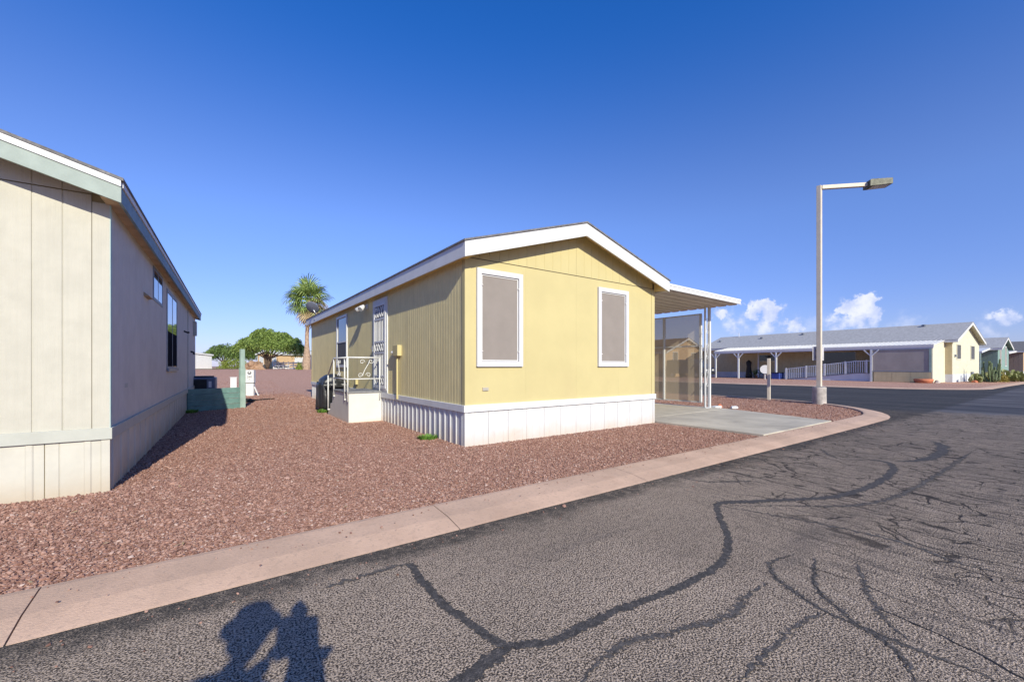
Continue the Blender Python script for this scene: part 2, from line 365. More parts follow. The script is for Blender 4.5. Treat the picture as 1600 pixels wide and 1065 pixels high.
    ck = M_(nt, 'MULTIPLY', M_(nt, 'MAXIMUM', crk, crk2), zone)
    c = MIX(nt, M_(nt, 'MULTIPLY', ck, 0.85), c, (0.03, 0.028, 0.03))
    nt.links.new(c, b.inputs['Base Color'])
    h = M_(nt, 'ADD', M_(nt, 'MULTIPLY', tex, M_(nt, 'SUBTRACT', 1.0, M_(nt, 'MULTIPLY', seal, 0.8))), M_(nt, 'MULTIPLY', ck, -1.6))
    bp = N(nt, 'ShaderNodeBump', {'Height': h, 'Strength': 0.8, 'Distance': 0.007})
    nt.links.new(bp.outputs[0], b.inputs['Normal'])
    return m


m_asphalt = mat_asphalt()


def mat_ground():
    m = bpy.data.materials.new('desert ground'); m.use_nodes = True; nt = m.node_tree
    b = nt.nodes['Principled BSDF']; b.inputs['Roughness'].default_value = 0.95
    tc = N(nt, 'ShaderNodeTexCoord').outputs['Object']
    n = N(nt, 'ShaderNodeTexNoise', {'Vector': tc, 'Scale': 0.08, 'Detail': 8.0}).outputs[0]
    c = MIX(nt, MR(nt, n, 0.4, 0.6), (.24, .15, .12), (.30, .22, .16))
    nt.links.new(c, b.inputs['Base Color'])
    return m


m_ground = mat_ground()

# ------------------------------------------------------------------ mesh helpers


class MB:
    def __init__(s): s.v = []; s.f = []; s.sm = False

    def add(s, vs, fs):
        o = len(s.v); s.v += [tuple(v) for v in vs]; s.f += [tuple(i + o for i in f) for f in fs]; return s

    def box(s, x0, x1, y0, y1, z0, z1):
        if x0 > x1: x0, x1 = x1, x0
        if y0 > y1: y0, y1 = y1, y0
        if z0 > z1: z0, z1 = z1, z0
        vs = [(x0, y0, z0), (x1, y0, z0), (x1, y1, z0), (x0, y1, z0), (x0, y0, z1), (x1, y0, z1), (x1, y1, z1), (x0, y1, z1)]
        return s.add(vs, [(3, 2, 1, 0), (4, 5, 6, 7), (0, 1, 5, 4), (1, 2, 6, 5), (2, 3, 7, 6), (3, 0, 4, 7)])

    def prism(s, pts, ext):
        """pts: loop of 3d points, ext: extrusion vector"""
        n = len(pts); e = Vector(ext)
        a = [Vector(p) for p in pts]; b = [p + e for p in a]
        nrm = Vector((0, 0, 0))
        for i in range(n): nrm += a[i].cross(a[(i + 1) % n])
        if nrm.dot(e) > 0: a.reverse(); b.reverse()
        fs = [tuple(range(n)), tuple(range(2 * n - 1, n - 1, -1))] + [(i, i + n, (i + 1) % n + n, (i + 1) % n) for i in range(n)]
        return s.add(a + b, fs)

    def tube(s, path, r, seg=8, caps=True, r2=None):
        P = [Vector(p) for p in path]; n = len(P)
        base = len(s.v); rings = []
        up = Vector((0, 0, 1))
        for i, p in enumerate(P):
            t = (P[min(i + 1, n - 1)] - P[max(i - 1, 0)]).normalized()
            a = t.cross(up)
            if a.length < 1e-3: a = t.cross(Vector((1, 0, 0)))
            a.normalize(); b = a.cross(t).normalized()
            rr = r if r2 is None else r + (r2 - r) * i / max(1, n - 1)
            if isinstance(r, (list, tuple)): rr = r[i]
            rings.append([p + a * (math.cos(2 * PI * k / seg) * rr) + b * (math.sin(2 * PI * k / seg) * rr) for k in range(seg)])
        vs = [v for ring in rings for v in ring]; fs = []
        for i in range(n - 1):
            for k in range(seg):
                fs.append((i * seg + k, i * seg + (k + 1) % seg, (i + 1) * seg + (k + 1) % seg, (i + 1) * seg + k))
        if caps:
            fs.append(tuple(range(seg - 1, -1, -1))); fs.append(tuple((n - 1) * seg + k for k in range(seg)))
        return s.add(vs, fs)

    def bar(s, a, b, w, d=None):
        """square bar between two points"""
        d = d or w; a = Vector(a); b = Vector(b); t = (b - a).normalized()
        u = t.cross(Vector((0, 0, 1)))
        if u.length < 1e-3: u = Vector((1, 0, 0))
        u.normalize(); v = u.cross(t).normalized()
        c = [u * (-w / 2) + v * (-d / 2), u * (w / 2) + v * (-d / 2), u * (w / 2) + v * (d / 2), u * (-w / 2) + v * (d / 2)]
        return s.add([a + q for q in c] + [b + q for q in c], [(0, 1, 2, 3), (7, 6, 5, 4), (4, 5, 1, 0), (5, 6, 2, 1), (6, 7, 3, 2), (7, 4, 0, 3)])

    def build(s, name, m, parent=None, smooth=False, bevel=0):
        me = bpy.data.meshes.new(name); me.from_pydata([tuple(v) for v in s.v], [], s.f); me.materials.append(m)
        me.update()
        if smooth: me.shade_smooth()
        o = bpy.data.objects.new(name, me); COL.objects.link(o)
        if parent is not None: o.parent = parent
        if bevel:
            md = o.modifiers.new('edge', 'BEVEL'); md.width = bevel; md.segments = 2; md.limit_method = 'ANGLE'
        return o


def tag(o, label=None, cat=None, group=None, kind=None):
    if label: o['label'] = label
    if cat: o['category'] = cat
    if group: o['group'] = group
    if kind: o['kind'] = kind
    return o


def empty(name, label, cat, loc=(0, 0, 0), rz=0, group=None):
    o = bpy.data.objects.new(name, None); COL.objects.link(o)
    o.location = loc; o.rotation_euler = (0, 0, R(rz)); o.empty_display_size = 0.3
    return tag(o, label, cat, group)


def copy_tree(o, parent=None):
    c = o.copy(); COL.objects.link(c); c.parent = parent
    for ch in o.children: copy_tree(ch, c)
    return c


def bx(name, m, parent, *a, bevel=0): return MB().box(*a).build(name, m, parent, bevel=bevel)


def smoothstep(t): t = max(0, min(1, t)); return t * t * (3 - 2 * t)


def ground_z(x, y):
    return 0.86 * smoothstep((y - 24) / 28) * (1 - smoothstep((x - 14) / 6))


# ------------------------------------------------------------------ setting: ground, roads, kerbs, yards
def build_ground():
    xs = [-1500, -600, -250, -120, -80, -60, -45, -30, -20, -12, -6, 0, 4, 8, 12, 14, 16, 18, 20, 26, 34, 50, 80, 150, 400, 1500]
    ys = [-1200, -400, -120, -40, -12, -6, 3, 10, 18, 24, 28, 32, 36, 40, 44, 48, 52, 60, 75, 100, 150, 300, 700, 2000]
    mb = MB(); vs = [(x, y, ground_z(x, y) - 0.04) for y in ys for x in xs]
    nx = len(xs)
    fs = [(j * nx + i, j * nx + i + 1, (j + 1) * nx + i + 1, (j + 1) * nx + i) for j in range(len(ys) - 1) for i in range(nx - 1)]
    tag(mb.add(vs, fs).build('ground', m_ground), kind='structure')


build_ground()


def offset_poly(pts, d):
    out = []
    for i in range(len(pts)):
        a = Vector(pts[max(0, i - 1)]); b = Vector(pts[min(len(pts) - 1, i + 1)])
        t = (b - a).normalized(); n = Vector((-t.y, t.x))
        out.append(tuple(Vector(pts[i]) + n * d))
    return out


# outer (road side) line of the near kerb: straight, round the corner, then up the cross street
near_outer = [(-60, 2.95), (-3.18 * 1, 2.95)] + [(x, 2.95) for x in np.arange(-0.795, 12.6, 2.39)]
cx, cy, rr = 13.0, 7.85, 4.9
arc = [(cx + rr * math.sin(R(t)), cy - rr * math.cos(R(t))) for t in range(6, 91, 7)]
near_outer = near_outer + arc + [(18.05, 10.4), (18.35, 13.5), (18.5, 17), (18.6, 24), (18.7, 60)]
far_outer = [(31.2, 60), (31.2, 24), (31.3, 16), (31.7, 11.5)] + [(36.6 - 4.7 * math.sin(R(t)) , 8.3 - 4.9 * math.cos(R(t))) for t in (80, 65, 50, 35, 20, 8)] + [(41, 3.35), (49, 3.1), (60, 2.9), (120, 2.5)]
KW = 0.53


def kerb(outer, name):
    root = tag(empty(name, None, None), kind='structure')
    # even stations along the outer line
    P = [Vector(p) for p in outer]
    inner = [Vector(p) for p in offset_poly(outer, KW)]
    for i in range(len(P) - 1):
        L = (P[i + 1] - P[i]).length
        n = max(1, int(round(L / 2.4))) if L < 30 else 1
        for k in range(n):
            a0 = P[i].lerp(P[i + 1], k / n); a1 = P[i].lerp(P[i + 1], (k + 1) / n)
            b0 = inner[i].lerp(inner[i + 1], k / n); b1 = inner[i].lerp(inner[i + 1], (k + 1) / n)
            g = 0.004 / max(0.1, (a1 - a0).length) if L > 1.2 else 0.0
            a0, a1 = a0.lerp(a1, g), a1.lerp(a0, g); b0, b1 = b0.lerp(b1, g), b1.lerp(b0, g)
            prof = [(0.0, -0.08), (0.0, 0.002), (0.05, 0.008), (0.40, 0.040), (0.90, 0.058), (0.985, 0.055), (1.0, 0.045), (1.0, -0.08)]
            vs = []
            for (p, q) in ((a0, b0), (a1, b1)):
                for t, z in prof:
                    w = p.lerp(q, t); vs.append((w.x, w.y, z))
            m = len(prof)
            fs = [(j, j + m, j + m + 1, j + 1) for j in range(m - 1)] + [tuple(range(m)), tuple(range(2 * m - 1, m - 1, -1))]
            MB().add(vs, fs).build('kerb_section', m_kerb, root)
    return root


kerb(near_outer, 'kerb')
kerb(far_outer, 'kerb')
kerb([(120, -5.6), (60, -5.6)] + [(60 - 2.4 * k, -5.6) for k in range(1, 46)], 'kerb')

# asphalt: one sheet
vs = [(-200, -5.7, 0), (300, -5.7, 0), (300, 3.4, 0), (44, 3.4, 0), (37, 5.2, 0), (33, 9, 0), (31.6, 14, 0), (31.5, 200, 0), (18.4, 200, 0), (18.2, 14, 0), (17.6, 8, 0), (15.8, 4.6, 0), (13.4, 3.15, 0), (-200, 3.15, 0)]
road = tag(MB().add(vs, [tuple(range(len(vs)))]).build('asphalt_road', m_asphalt), kind='structure')


def kerb_y(x):
    if x <= 13.0: return 3.48
    r = 4.9 - KW
    if x < 13.0 + r: return cy - math.sqrt(max(0, r * r - (x - cx) ** 2))
    return cy + (x - cx - r) * 4.6


def build_yard():
    xs = list(np.arange(-62, -2, 6)) + list(np.arange(-2, 13.1, 1.5)) + list(np.linspace(13.3, 17.36, 14)) + [17.5, 17.7, 17.95]
    mb = MB(); rows = []
    for x in xs:
        y0 = kerb_y(x) - 0.02
        ys = [y0 + (24 - y0) * k / 6 for k in range(7)] + [28, 32, 36, 40, 44, 48, 52, 60, 75, 100, 170]
        rows.append([(x, y, ground_z(x, y) + 0.02) for y in ys])
    n = len(rows[0]); vs = [v for r in rows for v in r]
    fs = [(i * n + j, (i + 1) * n + j, (i + 1) * n + j + 1, i * n + j + 1) for i in range(len(rows) - 1) for j in range(n - 1)]
    tag(mb.add(vs, fs).build('gravel_yard', m_gravel), kind='structure')
    inner = [p for p in offset_poly(far_outer, KW)]
    vs = [(x, y, 0.02) for x, y in inner] + [(120, 60, 0.02)]
    tag(MB().add(vs, [tuple(range(len(vs)))]).build('gravel_yard', m_gravel), kind='structure')
    vs = [(-200, -60, .02), (200, -60, .02), (200, -6.1, .02), (-200, -6.1, .02)]
    tag(MB().add(vs, [(0, 1, 2, 3)]).build('gravel_yard', m_gravel), kind='structure')
    # a strip of lawn before the far houses
    mb = MB(); vs = []
    for i in range(13):
        x = -14 + i * 3.2
        for y in (74, 84): vs.append((x, y, ground_z(x, y) + 0.05))
    tag(mb.add(vs, [(2 * i, 2 * i + 2, 2 * i + 3, 2 * i + 1) for i in range(12)]).build('lawn', mat('lawn grass', (.14, .19, .05), 0.95, .3, 3.0, .5, 20.)), kind='structure')


build_yard()

# driveway: separate slabs
drv = tag(empty('driveway', None, None), kind='structure')
ys = [3.50, 6.28, 9.2, 12.2, 15.2, 18.4]
for i in range(5):
    a, b = ys[i] + 0.012, ys[i + 1] - 0.012
    xr0 = 11.45 + (0.75 if i else 0); xr1 = 12.2
    MB().prism([(8.12, a, -0.05), (xr0, a, -0.05), (xr1, b, -0.05), (8.12, b, -0.05)], (0, 0, 0.115)).build('concrete_slab', m_concrete, drv, bevel=0.008)

BANDS = {'A': [(1.048, 2.633), (1.02, 2.181), (1.037, 1.91), (1.076, 1.694), (1.129, 1.583), (1.265, 1.513), (1.405, 1.488), (1.727, 1.486), (2.114, 1.442), (2.384, 1.426), (2.655, 1.433), (2.89, 1.492), (3.171, 1.623), (3.454, 1.821), (3.726, 2.011), (3.911, 2.098)],
 'B': [(3.911, 2.098), (4.239, 1.911), (4.656, 1.684), (5.007, 1.532), (5.539, 1.444), (6.115, 1.422), (6.746, 1.46), (7.192, 1.544), (7.409, 1.656), (7.431, 1.831)],
 'C': [(7.544, 1.606), (7.935, 1.423), (8.52, 1.359), (9.273, 1.394), (9.976, 1.561), (10.225, 1.76)],
 'D': [(1.129, 1.583), (1.005, 1.556), (0.877, 1.53), (0.733, 1.507)],
 'E': [(3.287, 1.209), (2.99, 1.248), (2.797, 1.131), (2.705, 0.979), (2.639, 0.836), (2.633, 0.674), (2.622, 0.507), (2.635, 0.345), (2.636, 0.17)],
 'F': [(3.339, 1.112), (2.978, 1.002), (2.809, 0.905), (2.73, 0.807), (2.639, 0.701), (2.584, 0.589), (2.454, 0.474), (2.281, 0.422)],
 'G': [(2.709, 1.148), (2.469, 1.147), (2.252, 1.112), (2.051, 1.14), (1.785, 1.217), (1.577, 1.28), (1.398, 1.276), (1.189, 1.222)],
 'H': [(3.821, 2.05), (4.035, 1.46), (4.129, 0.868), (4.003, 0.525), (4.082, 0.263)],
 'I': [(7.814, 2.56), (7.166, 2.118), (7.467, 1.805)],
 'J': [(3.454, 0.917), (3.178, 0.813), (2.962, 0.716), (2.792, 0.624), (2.683, 0.519)],
 'K': [(3.86, 2.023), (4.345, 1.676), (4.831, 1.33), (5.553, 1.168), (6.883, 1.109), (9.43, 1.102)],
 'L': [(2.667, 0.816), (2.403, 0.869), (2.114, 0.869), (1.911, 0.861), (1.715, 0.847)],
 'M': [(4.448, 3.0), (4.498, 2.575), (4.91, 2.282), (4.983, 1.984)],
 'N': [(1.048, 2.633), (0.882, 2.645), (0.502, 2.634)]}


def ragged(m, lo, hi, amt):
    # tar thins out unevenly towards its edge: bare asphalt shows between
    nt = m.node_tree; out = nt.nodes['Material Output']; p = nt.nodes['Principled BSDF']
    a = N(nt, 'ShaderNodeAttribute', attribute_name='across').outputs['Fac']
    tc = N(nt, 'ShaderNodeTexCoord').outputs['Object']
    n1 = N(nt, 'ShaderNodeTexNoise', {'Vector': tc, 'Scale': 26.0, 'Detail': 5.0, 'Roughness': 0.7}).outputs[0]
    v = M_(nt, 'SUBTRACT', 1.0, M_(nt, 'ABSOLUTE', a))
    v = M_(nt, 'ADD', v, M_(nt, 'MULTIPLY', M_(nt, 'SUBTRACT', n1, 0.5), amt))
    f = MR(nt, v, lo, hi)
    t = N(nt, 'ShaderNodeBsdfTransparent')
    mx = N(nt, 'ShaderNodeMixShader', {0: f, 1: t.outputs[0], 2: p.outputs[0]})
    nt.links.new(mx.outputs[0], out.inputs[0])


ragged(m_tar, 0.10, 0.34, 2.0)
ragged(m_tar_worn, 0.25, 0.95, 3.0)


def ribbon(pts, w, name, m, z, jit=0.2, parent=None, taper=False, step=0.014, jag=0.0):
    P = [Vector(p) for p in pts]
    # Catmull-Rom resample
    Q = []
    for i in range(len(P) - 1):
        p0, p1, p2, p3 = P[max(i - 1, 0)], P[i], P[i + 1], P[min(i + 2, len(P) - 1)]
        n = max(2, int((p2 - p1).length / step))
        for k in range(n):
            t = k / n
            Q.append(0.5 * ((2 * p1) + (p2 - p0) * t + (2 * p0 - 5 * p1 + 4 * p2 - p3) * t * t + (3 * p1 - p0 - 3 * p2 + p3) * t ** 3))
    Q.append(P[-1]); vs = []; n = len(Q)
    sd_ = random.random() * 99
    for i, q in enumerate(Q):
        t = (Q[min(i + 1, n - 1)] - Q[max(i - 1, 0)]).normalized(); nn = Vector((-t.y, t.x))
        if jag: q = q + nn * (mnoise.noise(Vector((i * 0.5, sd_, 3))) * jag)
        a = mnoise.noise(Vector((q.x * 9, q.y * 9, sd_))) * jit + mnoise.noise(Vector((q.x * 40, q.y * 40, sd_))) * jit * .9 + mnoise.noise(Vector((q.x * 95, q.y * 95, sd_))) * jit * 1.0
        b = mnoise.noise(Vector((q.x * 9, q.y * 9, sd_ + 7))) * jit + mnoise.noise(Vector((q.x * 40, q.y * 40, sd_ + 9))) * jit * .9 + mnoise.noise(Vector((q.x * 95, q.y * 95, sd_ + 3))) * jit * 1.0
        k = 1.0
        if taper: k = min(1, 4 * i / n + .1, 4 * (n - 1 - i) / n + .1)
        vs += [(*(q + nn * w / 2 * (1 + a) * k), z), (*(q - nn * w / 2 * (1 + b) * k), z)]
    o = MB().add(vs, [(2 * i, 2 * i + 1, 2 * i + 3, 2 * i + 2) for i in range(n - 1)]).build(name, m, parent)
    at = o.data.attributes.new('across', 'FLOAT', 'POINT')
    e = [1.0, -1.0] * n
    at.data.foreach_set('value', e)
    return o


zz = 0.0012
for k, w in (('A', .068), ('B', .105), ('C', .18), ('D', .10), ('E', .065), ('F', .055), ('I', .09)):
    zz += 0.00012
    o = ribbon(BANDS[k], w, 'crack_seal', m_tar if k in 'ABCD' else m_tar_worn, zz, 0.4 if k in 'ABCD' else .5, road, taper=k not in 'AB', jag=0 if k in 'ABCD' else .02)
    if k in 'EF':
        zz += .00012; ribbon(BANDS[k], .006, 'crack', m_crack, zz, 1.0, road, taper=True, jag=.03)
for k, w in (('G', .085), ('H', .07), ('J', .06), ('K', .11), ('L', .05), ('M', .07), ('N', .07)):
    zz += 0.00012
    ribbon(BANDS[k], w, 'crack_seal', m_tar_worn, zz, 0.5, road, taper=True, jag=.02)
rnd = random.Random(5)
for i in range(22):      # open cracks, mostly across the road
    x = rnd.uniform(2.9, 11); y = rnd.uniform(-0.6, 2.4)
    if x < 4.5: y = rnd.uniform(0.2, 1.3)
    a = R(rnd.choice([-90, -90, -90, -75, -105, 0, 20]) + rnd.uniform(-18, 18))
    pts = [(x, y)]
    for j in range(rnd.randint(4, 9)):
        a += rnd.uniform(-0.45, 0.45); L = rnd.uniform(.10, .32)
        x += math.cos(a) * L; y += math.sin(a) * L
        if y > 2.6: break
        pts.append((x, y))
    if len(pts) < 3: continue
    zz += 0.00001
    ribbon(pts, rnd.uniform(.003, .008), 'crack', m_crack, zz, 0.9, road, taper=True, step=0.03, jag=0.022)

# ------------------------------------------------------------------ gravel stones (countless): points with instanced stones
def stone_protos():
    c = bpy.data.collections.new('stone_shapes')
    for k in range(7):
        bm = bmesh.new(); bmesh.ops.create_icosphere(bm, subdivisions=1, radius=1.0)
        rr_ = random.Random(k)
        for v in bm.verts:
            v.co *= rr_.uniform(.68, 1.2); v.co.z *= 0.62; v.co.x *= 1.15
        me = bpy.data.meshes.new('stone'); bm.to_mesh(me); bm.free(); me.materials.append(m_stone)
        o = bpy.data.objects.new('stone', me); c.objects.link(o)
    return c


PROTO = stone_protos()


def scatter(name, pts, scl, label):
    me = bpy.data.meshes.new(name)
    me.vertices.add(len(pts)); me.vertices.foreach_set('co', np.asarray(pts, dtype=np.float32).ravel())
    at = me.attributes.new('scl', 'FLOAT', 'POINT'); at.data.foreach_set('value', np.asarray(scl, dtype=np.float32))
    me.materials.append(m_stone)
    o = bpy.data.objects.new(name, me); COL.objects.link(o)
    ng = bpy.data.node_groups.new(name, 'GeometryNodeTree')
    ng.interface.new_socket('Geometry', in_out='INPUT', socket_type='NodeSocketGeometry')
    ng.interface.new_socket('Geometry', in_out='OUTPUT', socket_type='NodeSocketGeometry')
    gi = ng.nodes.new('NodeGroupInput'); go = ng.nodes.new('NodeGroupOutput')
    m2p = ng.nodes.new('GeometryNodeMeshToPoints')
    iop = ng.nodes.new('GeometryNodeInstanceOnPoints'); iop.inputs['Pick Instance'].default_value = True
    ci = ng.nodes.new('GeometryNodeCollectionInfo'); ci.inputs['Collection'].default_value = PROTO
    ci.inputs['Separate Children'].default_value = True; ci.inputs['Reset Children'].default_value = True
    rv = ng.nodes.new('FunctionNodeRandomValue'); rv.data_type = 'FLOAT_VECTOR'
    rv.inputs[0].default_value = (-0.5, -0.5, 0); rv.inputs[1].default_value = (0.5, 0.5, 6.28)
    na = ng.nodes.new('GeometryNodeInputNamedAttribute'); na.inputs[0].default_value = 'scl'
    L = ng.links
    L.new(gi.outputs[0], m2p.inputs[0]); L.new(m2p.outputs[0], iop.inputs['Points']); L.new(ci.outputs[0], iop.inputs['Instance'])
    L.new(rv.outputs[0], iop.inputs['Rotation']); L.new(na.outputs[0], iop.inputs['Scale']); L.new(iop.outputs[0], go.inputs[0])
    md = o.modifiers.new('scatter', 'NODES'); md.node_group = ng
    return tag(o, label, 'gravel', kind='stuff')


def gravel_points():
    rg = np.random.default_rng(3)
    regs = [(-5.5, 3.4, 3.47, 5.95, 3000), (3.4, 8.15, 3.47, 5.80, 2600), (-0.9, 3.3, 5.8, 9.6, 2200), (-0.85, 2.55, 9.6, 14.5, 1100), (-0.6, 3.2, 14.5, 22.0, 260),
            (-4, 6.0, 22.0, 34.0, 60), (11.4, 17.3, 3.47, 9.0, 520), (12.15, 17.6, 9.0, 15.0, 220)]
    P = []; S = []
    for x0, x1, y0, y1, d in regs:
        n = int((x1 - x0) * (y1 - y0) * d)
        x = rg.uniform(x0, x1, n); y = rg.uniform(y0, y1, n)
        ok = np.ones(n, bool)
        ky = np.array([kerb_y(a) for a in x]); ok &= y > ky + 0.012
        s1, c1 = math.sin(R(1.6)), math.cos(R(1.6))
        lx = (x + .887) * c1 - (y - 5.87) * s1; ly = (x + .887) * s1 + (y - 5.87) * c1
        ok &= ~((lx < 0.0) & (ly > 0.0))
        ok &= ~((x > 3.24) & (x < 8.09) & (y > 5.82))
        ok &= ~((x > 2.44) & (y > 9.82) & (y < 12))
        ok &= ~((x > 8.10) & (x < 11.45 + (y - 3.5) * 0.27) & (y < 6.3)) | (x > 12.21)
        ok &= ~((x > 8.1) & (x < 12.21) & (y > 6.3))
        x = x[ok]; y = y[ok]
        gz = np.array([ground_z(a, b) for a, b in zip(x, y)])
        s = rg.lognormal(math.log(0.0074), 0.36, len(x)) * (1.0 + 0.35 * (d < 600) + 0.35 * (d < 300))
        P.append(np.stack([x, y, gz + 0.022 + rg.uniform(0, .008, len(x))], 1)); S.append(s)
    return np.concatenate(P), np.concatenate(S)


_p, _s = gravel_points()
print('stones', len(_p))
scatter('gravel', _p, _s, 'loose red brown gravel stones covering the yards between the homes')
# a few strays on the kerb and road edge
rg = np.random.default_rng(9)
n = 260
xs_ = rg.uniform(-1.5, 12, n); ys_ = 3.47 - np.abs(rg.normal(0, .16, n)); ok = ys_ > 2.98
scatter('gravel', np.stack([xs_[ok], ys_[ok], 0.062 + 0 * xs_[ok] - (3.5 - ys_[ok]) * .02], 1), rg.lognormal(math.log(.005), .35, ok.sum()), 'stray small stones lying on the pink kerb')

rg = np.random.default_rng(19)
n = 420
xs_ = rg.uniform(-1.5, 13, n); ys_ = 2.93 - np.abs(rg.normal(0, .22, n))
scatter('gravel', np.stack([xs_, ys_, 0.004 + 0 * xs_], 1), rg.lognormal(math.log(.0042), .4, n), 'stray small stones and grit on the asphalt beside the kerb')
lv = MB(); rd_ = random.Random(77)
for i in range(240):
    x_ = rd_.uniform(-1.2, 8); y_ = rd_.uniform(3.55, 5.7) if rd_.random() < .6 else rd_.uniform(5.8, 11)
    if y_ > 5.7: x_ = rd_.uniform(-.6, 3.1)
    a_ = rd_.uniform(0, 6.28); L_ = rd_.uniform(.010, .028); c_ = Vector((x_, y_, .036 + rd_.uniform(0, .006)))
    u_ = Vector((math.cos(a_), math.sin(a_), rd_.uniform(-.2, .3))) * L_; w_ = Vector((-math.sin(a_), math.cos(a_), rd_.uniform(-.3, .3))) * L_ * .3
    lv.add([c_ - u_, c_ + w_, c_ + u_, c_ - w_], [(0, 1, 2, 3)])
tag(lv.build('leaf_litter', leaf_mat('dry leaf litter', (.45, .33, .18), (.62, .50, .30))), 'tiny dry leaves blown over the red brown gravel', 'leaf litter', kind='stuff')

# ------------------------------------------------------------------ houses
def wall_panels(root, p0, u, nrm, s0, s1, z0, ztop, m, groove=0.2, panel=1.2, off=0.012, gw=0.012, gd=0.006, name='siding_panel', phase=0.0, gap=.002):
    """vertical grooved siding sheets, each its own piece; ztop is a number or function of s"""
    f = ztop if callable(ztop) else (lambda s: ztop)
    p0 = Vector(p0); u = Vector(u); nrm = Vector(nrm); cur = s0
    edges = []
    k = math.floor((s0 - phase) / panel) + 1
    while phase + k * panel < s1 - 0.05:
        if phase + k * panel > s0 + 0.05: edges.append(phase + k * panel)
        k += 1
    edges = [s0] + edges + [s1]
    for a, b in zip(edges[:-1], edges[1:]):
        prof = [(a + gap, off - gd), (a + gap, off)]
        if groove:
            n = max(1, int(round((b - a) / groove)))
            for j in range(1, n):
                c = a + (b - a) * j / n
                prof += [(c - gw / 2, off), (c - gw / 4, off - gd), (c + gw / 4, off - gd), (c + gw / 2, off)]
        if callable(ztop):
            prof2 = []
            for (s, o_) in prof: prof2.append((s, o_))
            prof = prof2
        prof += [(b - gap, off), (b - gap, off - gd)]
        prof = [(prof[0][0], 0.0)] + prof + [(prof[-1][0], 0.0)]
        vs = []
        for s, o_ in prof:
            q = p0 + u * s + nrm * o_
            vs += [(q.x, q.y, z0), (q.x, q.y, f(s))]
        fs = []
        flip = u.cross(nrm) > 0
        for i in range(len(prof) - 1):
            fc = (2 * i, 2 * i + 2, 2 * i + 3, 2 * i + 1)
            fs.append(fc[::-1] if flip else fc)
        MB().add(vs, fs).build(name, m, root)


def skirting(root, p0, u, nrm, s0, s1, ztop, m, panel=0.405, off=0.01, name='skirt_panel', ribs=4, rd=0.012):
    p0 = Vector(p0); u = Vector(u); nrm = Vector(nrm)
    n = max(1, int(round((s1 - s0) / panel))); w = (s1 - s0) / n
    for i in range(n):
        a = s0 + i * w
        prof = [(0.002, off - .008), (0.004, off)]
        for r in range(ribs):
            c = w * (r + .5) / ribs
            if r % 2 == 0: prof += [(c - .030, off), (c - .018, off + rd), (c + .018, off + rd), (c + .030, off)]
            else: prof += [(c - .006, off), (c, off - .006), (c + .006, off)]
        prof += [(w - .004, off), (w - .002, off - .008)]
        vs = []
        for s, o_ in prof:
            q = p0 + u * (a + s) + nrm * o_
            vs += [(q.x, q.y, -0.06), (q.x, q.y, ztop)]
        flip = u.cross(nrm) > 0
        fs = []
        for j in range(len(prof) - 1):
            fc = (2 * j, 2 * j + 2, 2 * j + 3, 2 * j + 1)
            fs.append(fc[::-1] if flip else fc)
        MB().add(vs, fs).build(name, m, root)


def gable_roof(root, W, L, os, of, ob, ze, slope, fh, m_top, m_board, m_soff, drip=0.0, m_drip=None, eave_board_mat=None, edge=0.02):
    mid = W / 2; zr = ze + slope * (mid + os)
    zf = lambda x: zr - slope * abs(x - mid)
    y0, y1 = -of, L + ob
    th = 0.03
    e = edge
    for sgn in (-1, 1):
        xe = -os - e if sgn < 0 else W + os + e
        zx = zr - slope * (mid + os + e)
        MB().prism([(xe, y0 - e, zx + .002), (mid, y0 - e, zr + .002), (mid, y0 - e, zr + th), (xe, y0 - e, zx + th)], (0, y1 - y0 + 2 * e, 0)).build('roof_slope', m_top, root)
        # boards
        a, b = (-os, mid) if sgn < 0 else (mid, W + os)
        for yy, dy in ((y0, 0.03), (y1, -0.03)):
            MB().prism([(a, yy, zf(a) - fh), (b, yy, zf(b) - fh), (b, yy, zf(b) - drip), (a, yy, zf(a) - drip)], (0, dy, 0)).build('rake_board', m_board, root)
            if drip:
                MB().prism([(a, yy - .012 * (1 if dy > 0 else -1), zf(a) - drip - .01), (b, yy - .012 * (1 if dy > 0 else -1), zf(b) - drip - .01), (b, yy - .012 * (1 if dy > 0 else -1), zf(b)), (a, yy - .012 * (1 if dy > 0 else -1), zf(a))], (0, dy, 0)).build('drip_edge', m_drip, root)
        xb = -os if sgn < 0 else W + os
        bx('eave_board', eave_board_mat or m_board, root, xb, xb - sgn * .025, y0 + .031, y1 - .031, ze - fh + .004, ze - drip)
        if drip: bx('drip_edge', m_drip, root, xb + sgn * .012, xb - sgn * .02, y0 + .031, y1 - .031, ze - drip - .01, ze - .002)
        # soffit under the eave and the rakes
        sx = (-os + .026, -0.0) if sgn < 0 else (W, W + os - .026)
        bx('soffit', m_soff, root, sx[0], sx[1], y0 + .032, L, ze - fh + .04, ze - fh + .055)
        rx = -.002 if sgn < 0 else W + .002
        bx('soffit_return', m_soff, root, rx, rx - sgn * .010, y0 + .032, -.021, ze - fh + .04, zf(rx) - .072)
        for (ya, yb) in ((y0 + .032, -0.001), (L + .001, y1 - .032)):
            MB().prism([(a + (.028 if sgn < 0 else 0), ya, zf(a + (.028 if sgn < 0 else 0)) - .085), (b - (.028 if sgn > 0 else 0), ya, zf(b - (.028 if sgn > 0 else 0)) - .085),
                        (b - (.028 if sgn > 0 else 0), ya, zf(b - (.028 if sgn > 0 else 0)) - .07), (a + (.028 if sgn < 0 else 0), ya, zf(a + (.028 if sgn < 0 else 0)) - .07)], (0, yb - ya, 0)).build('soffit', m_soff, root)
    return zf


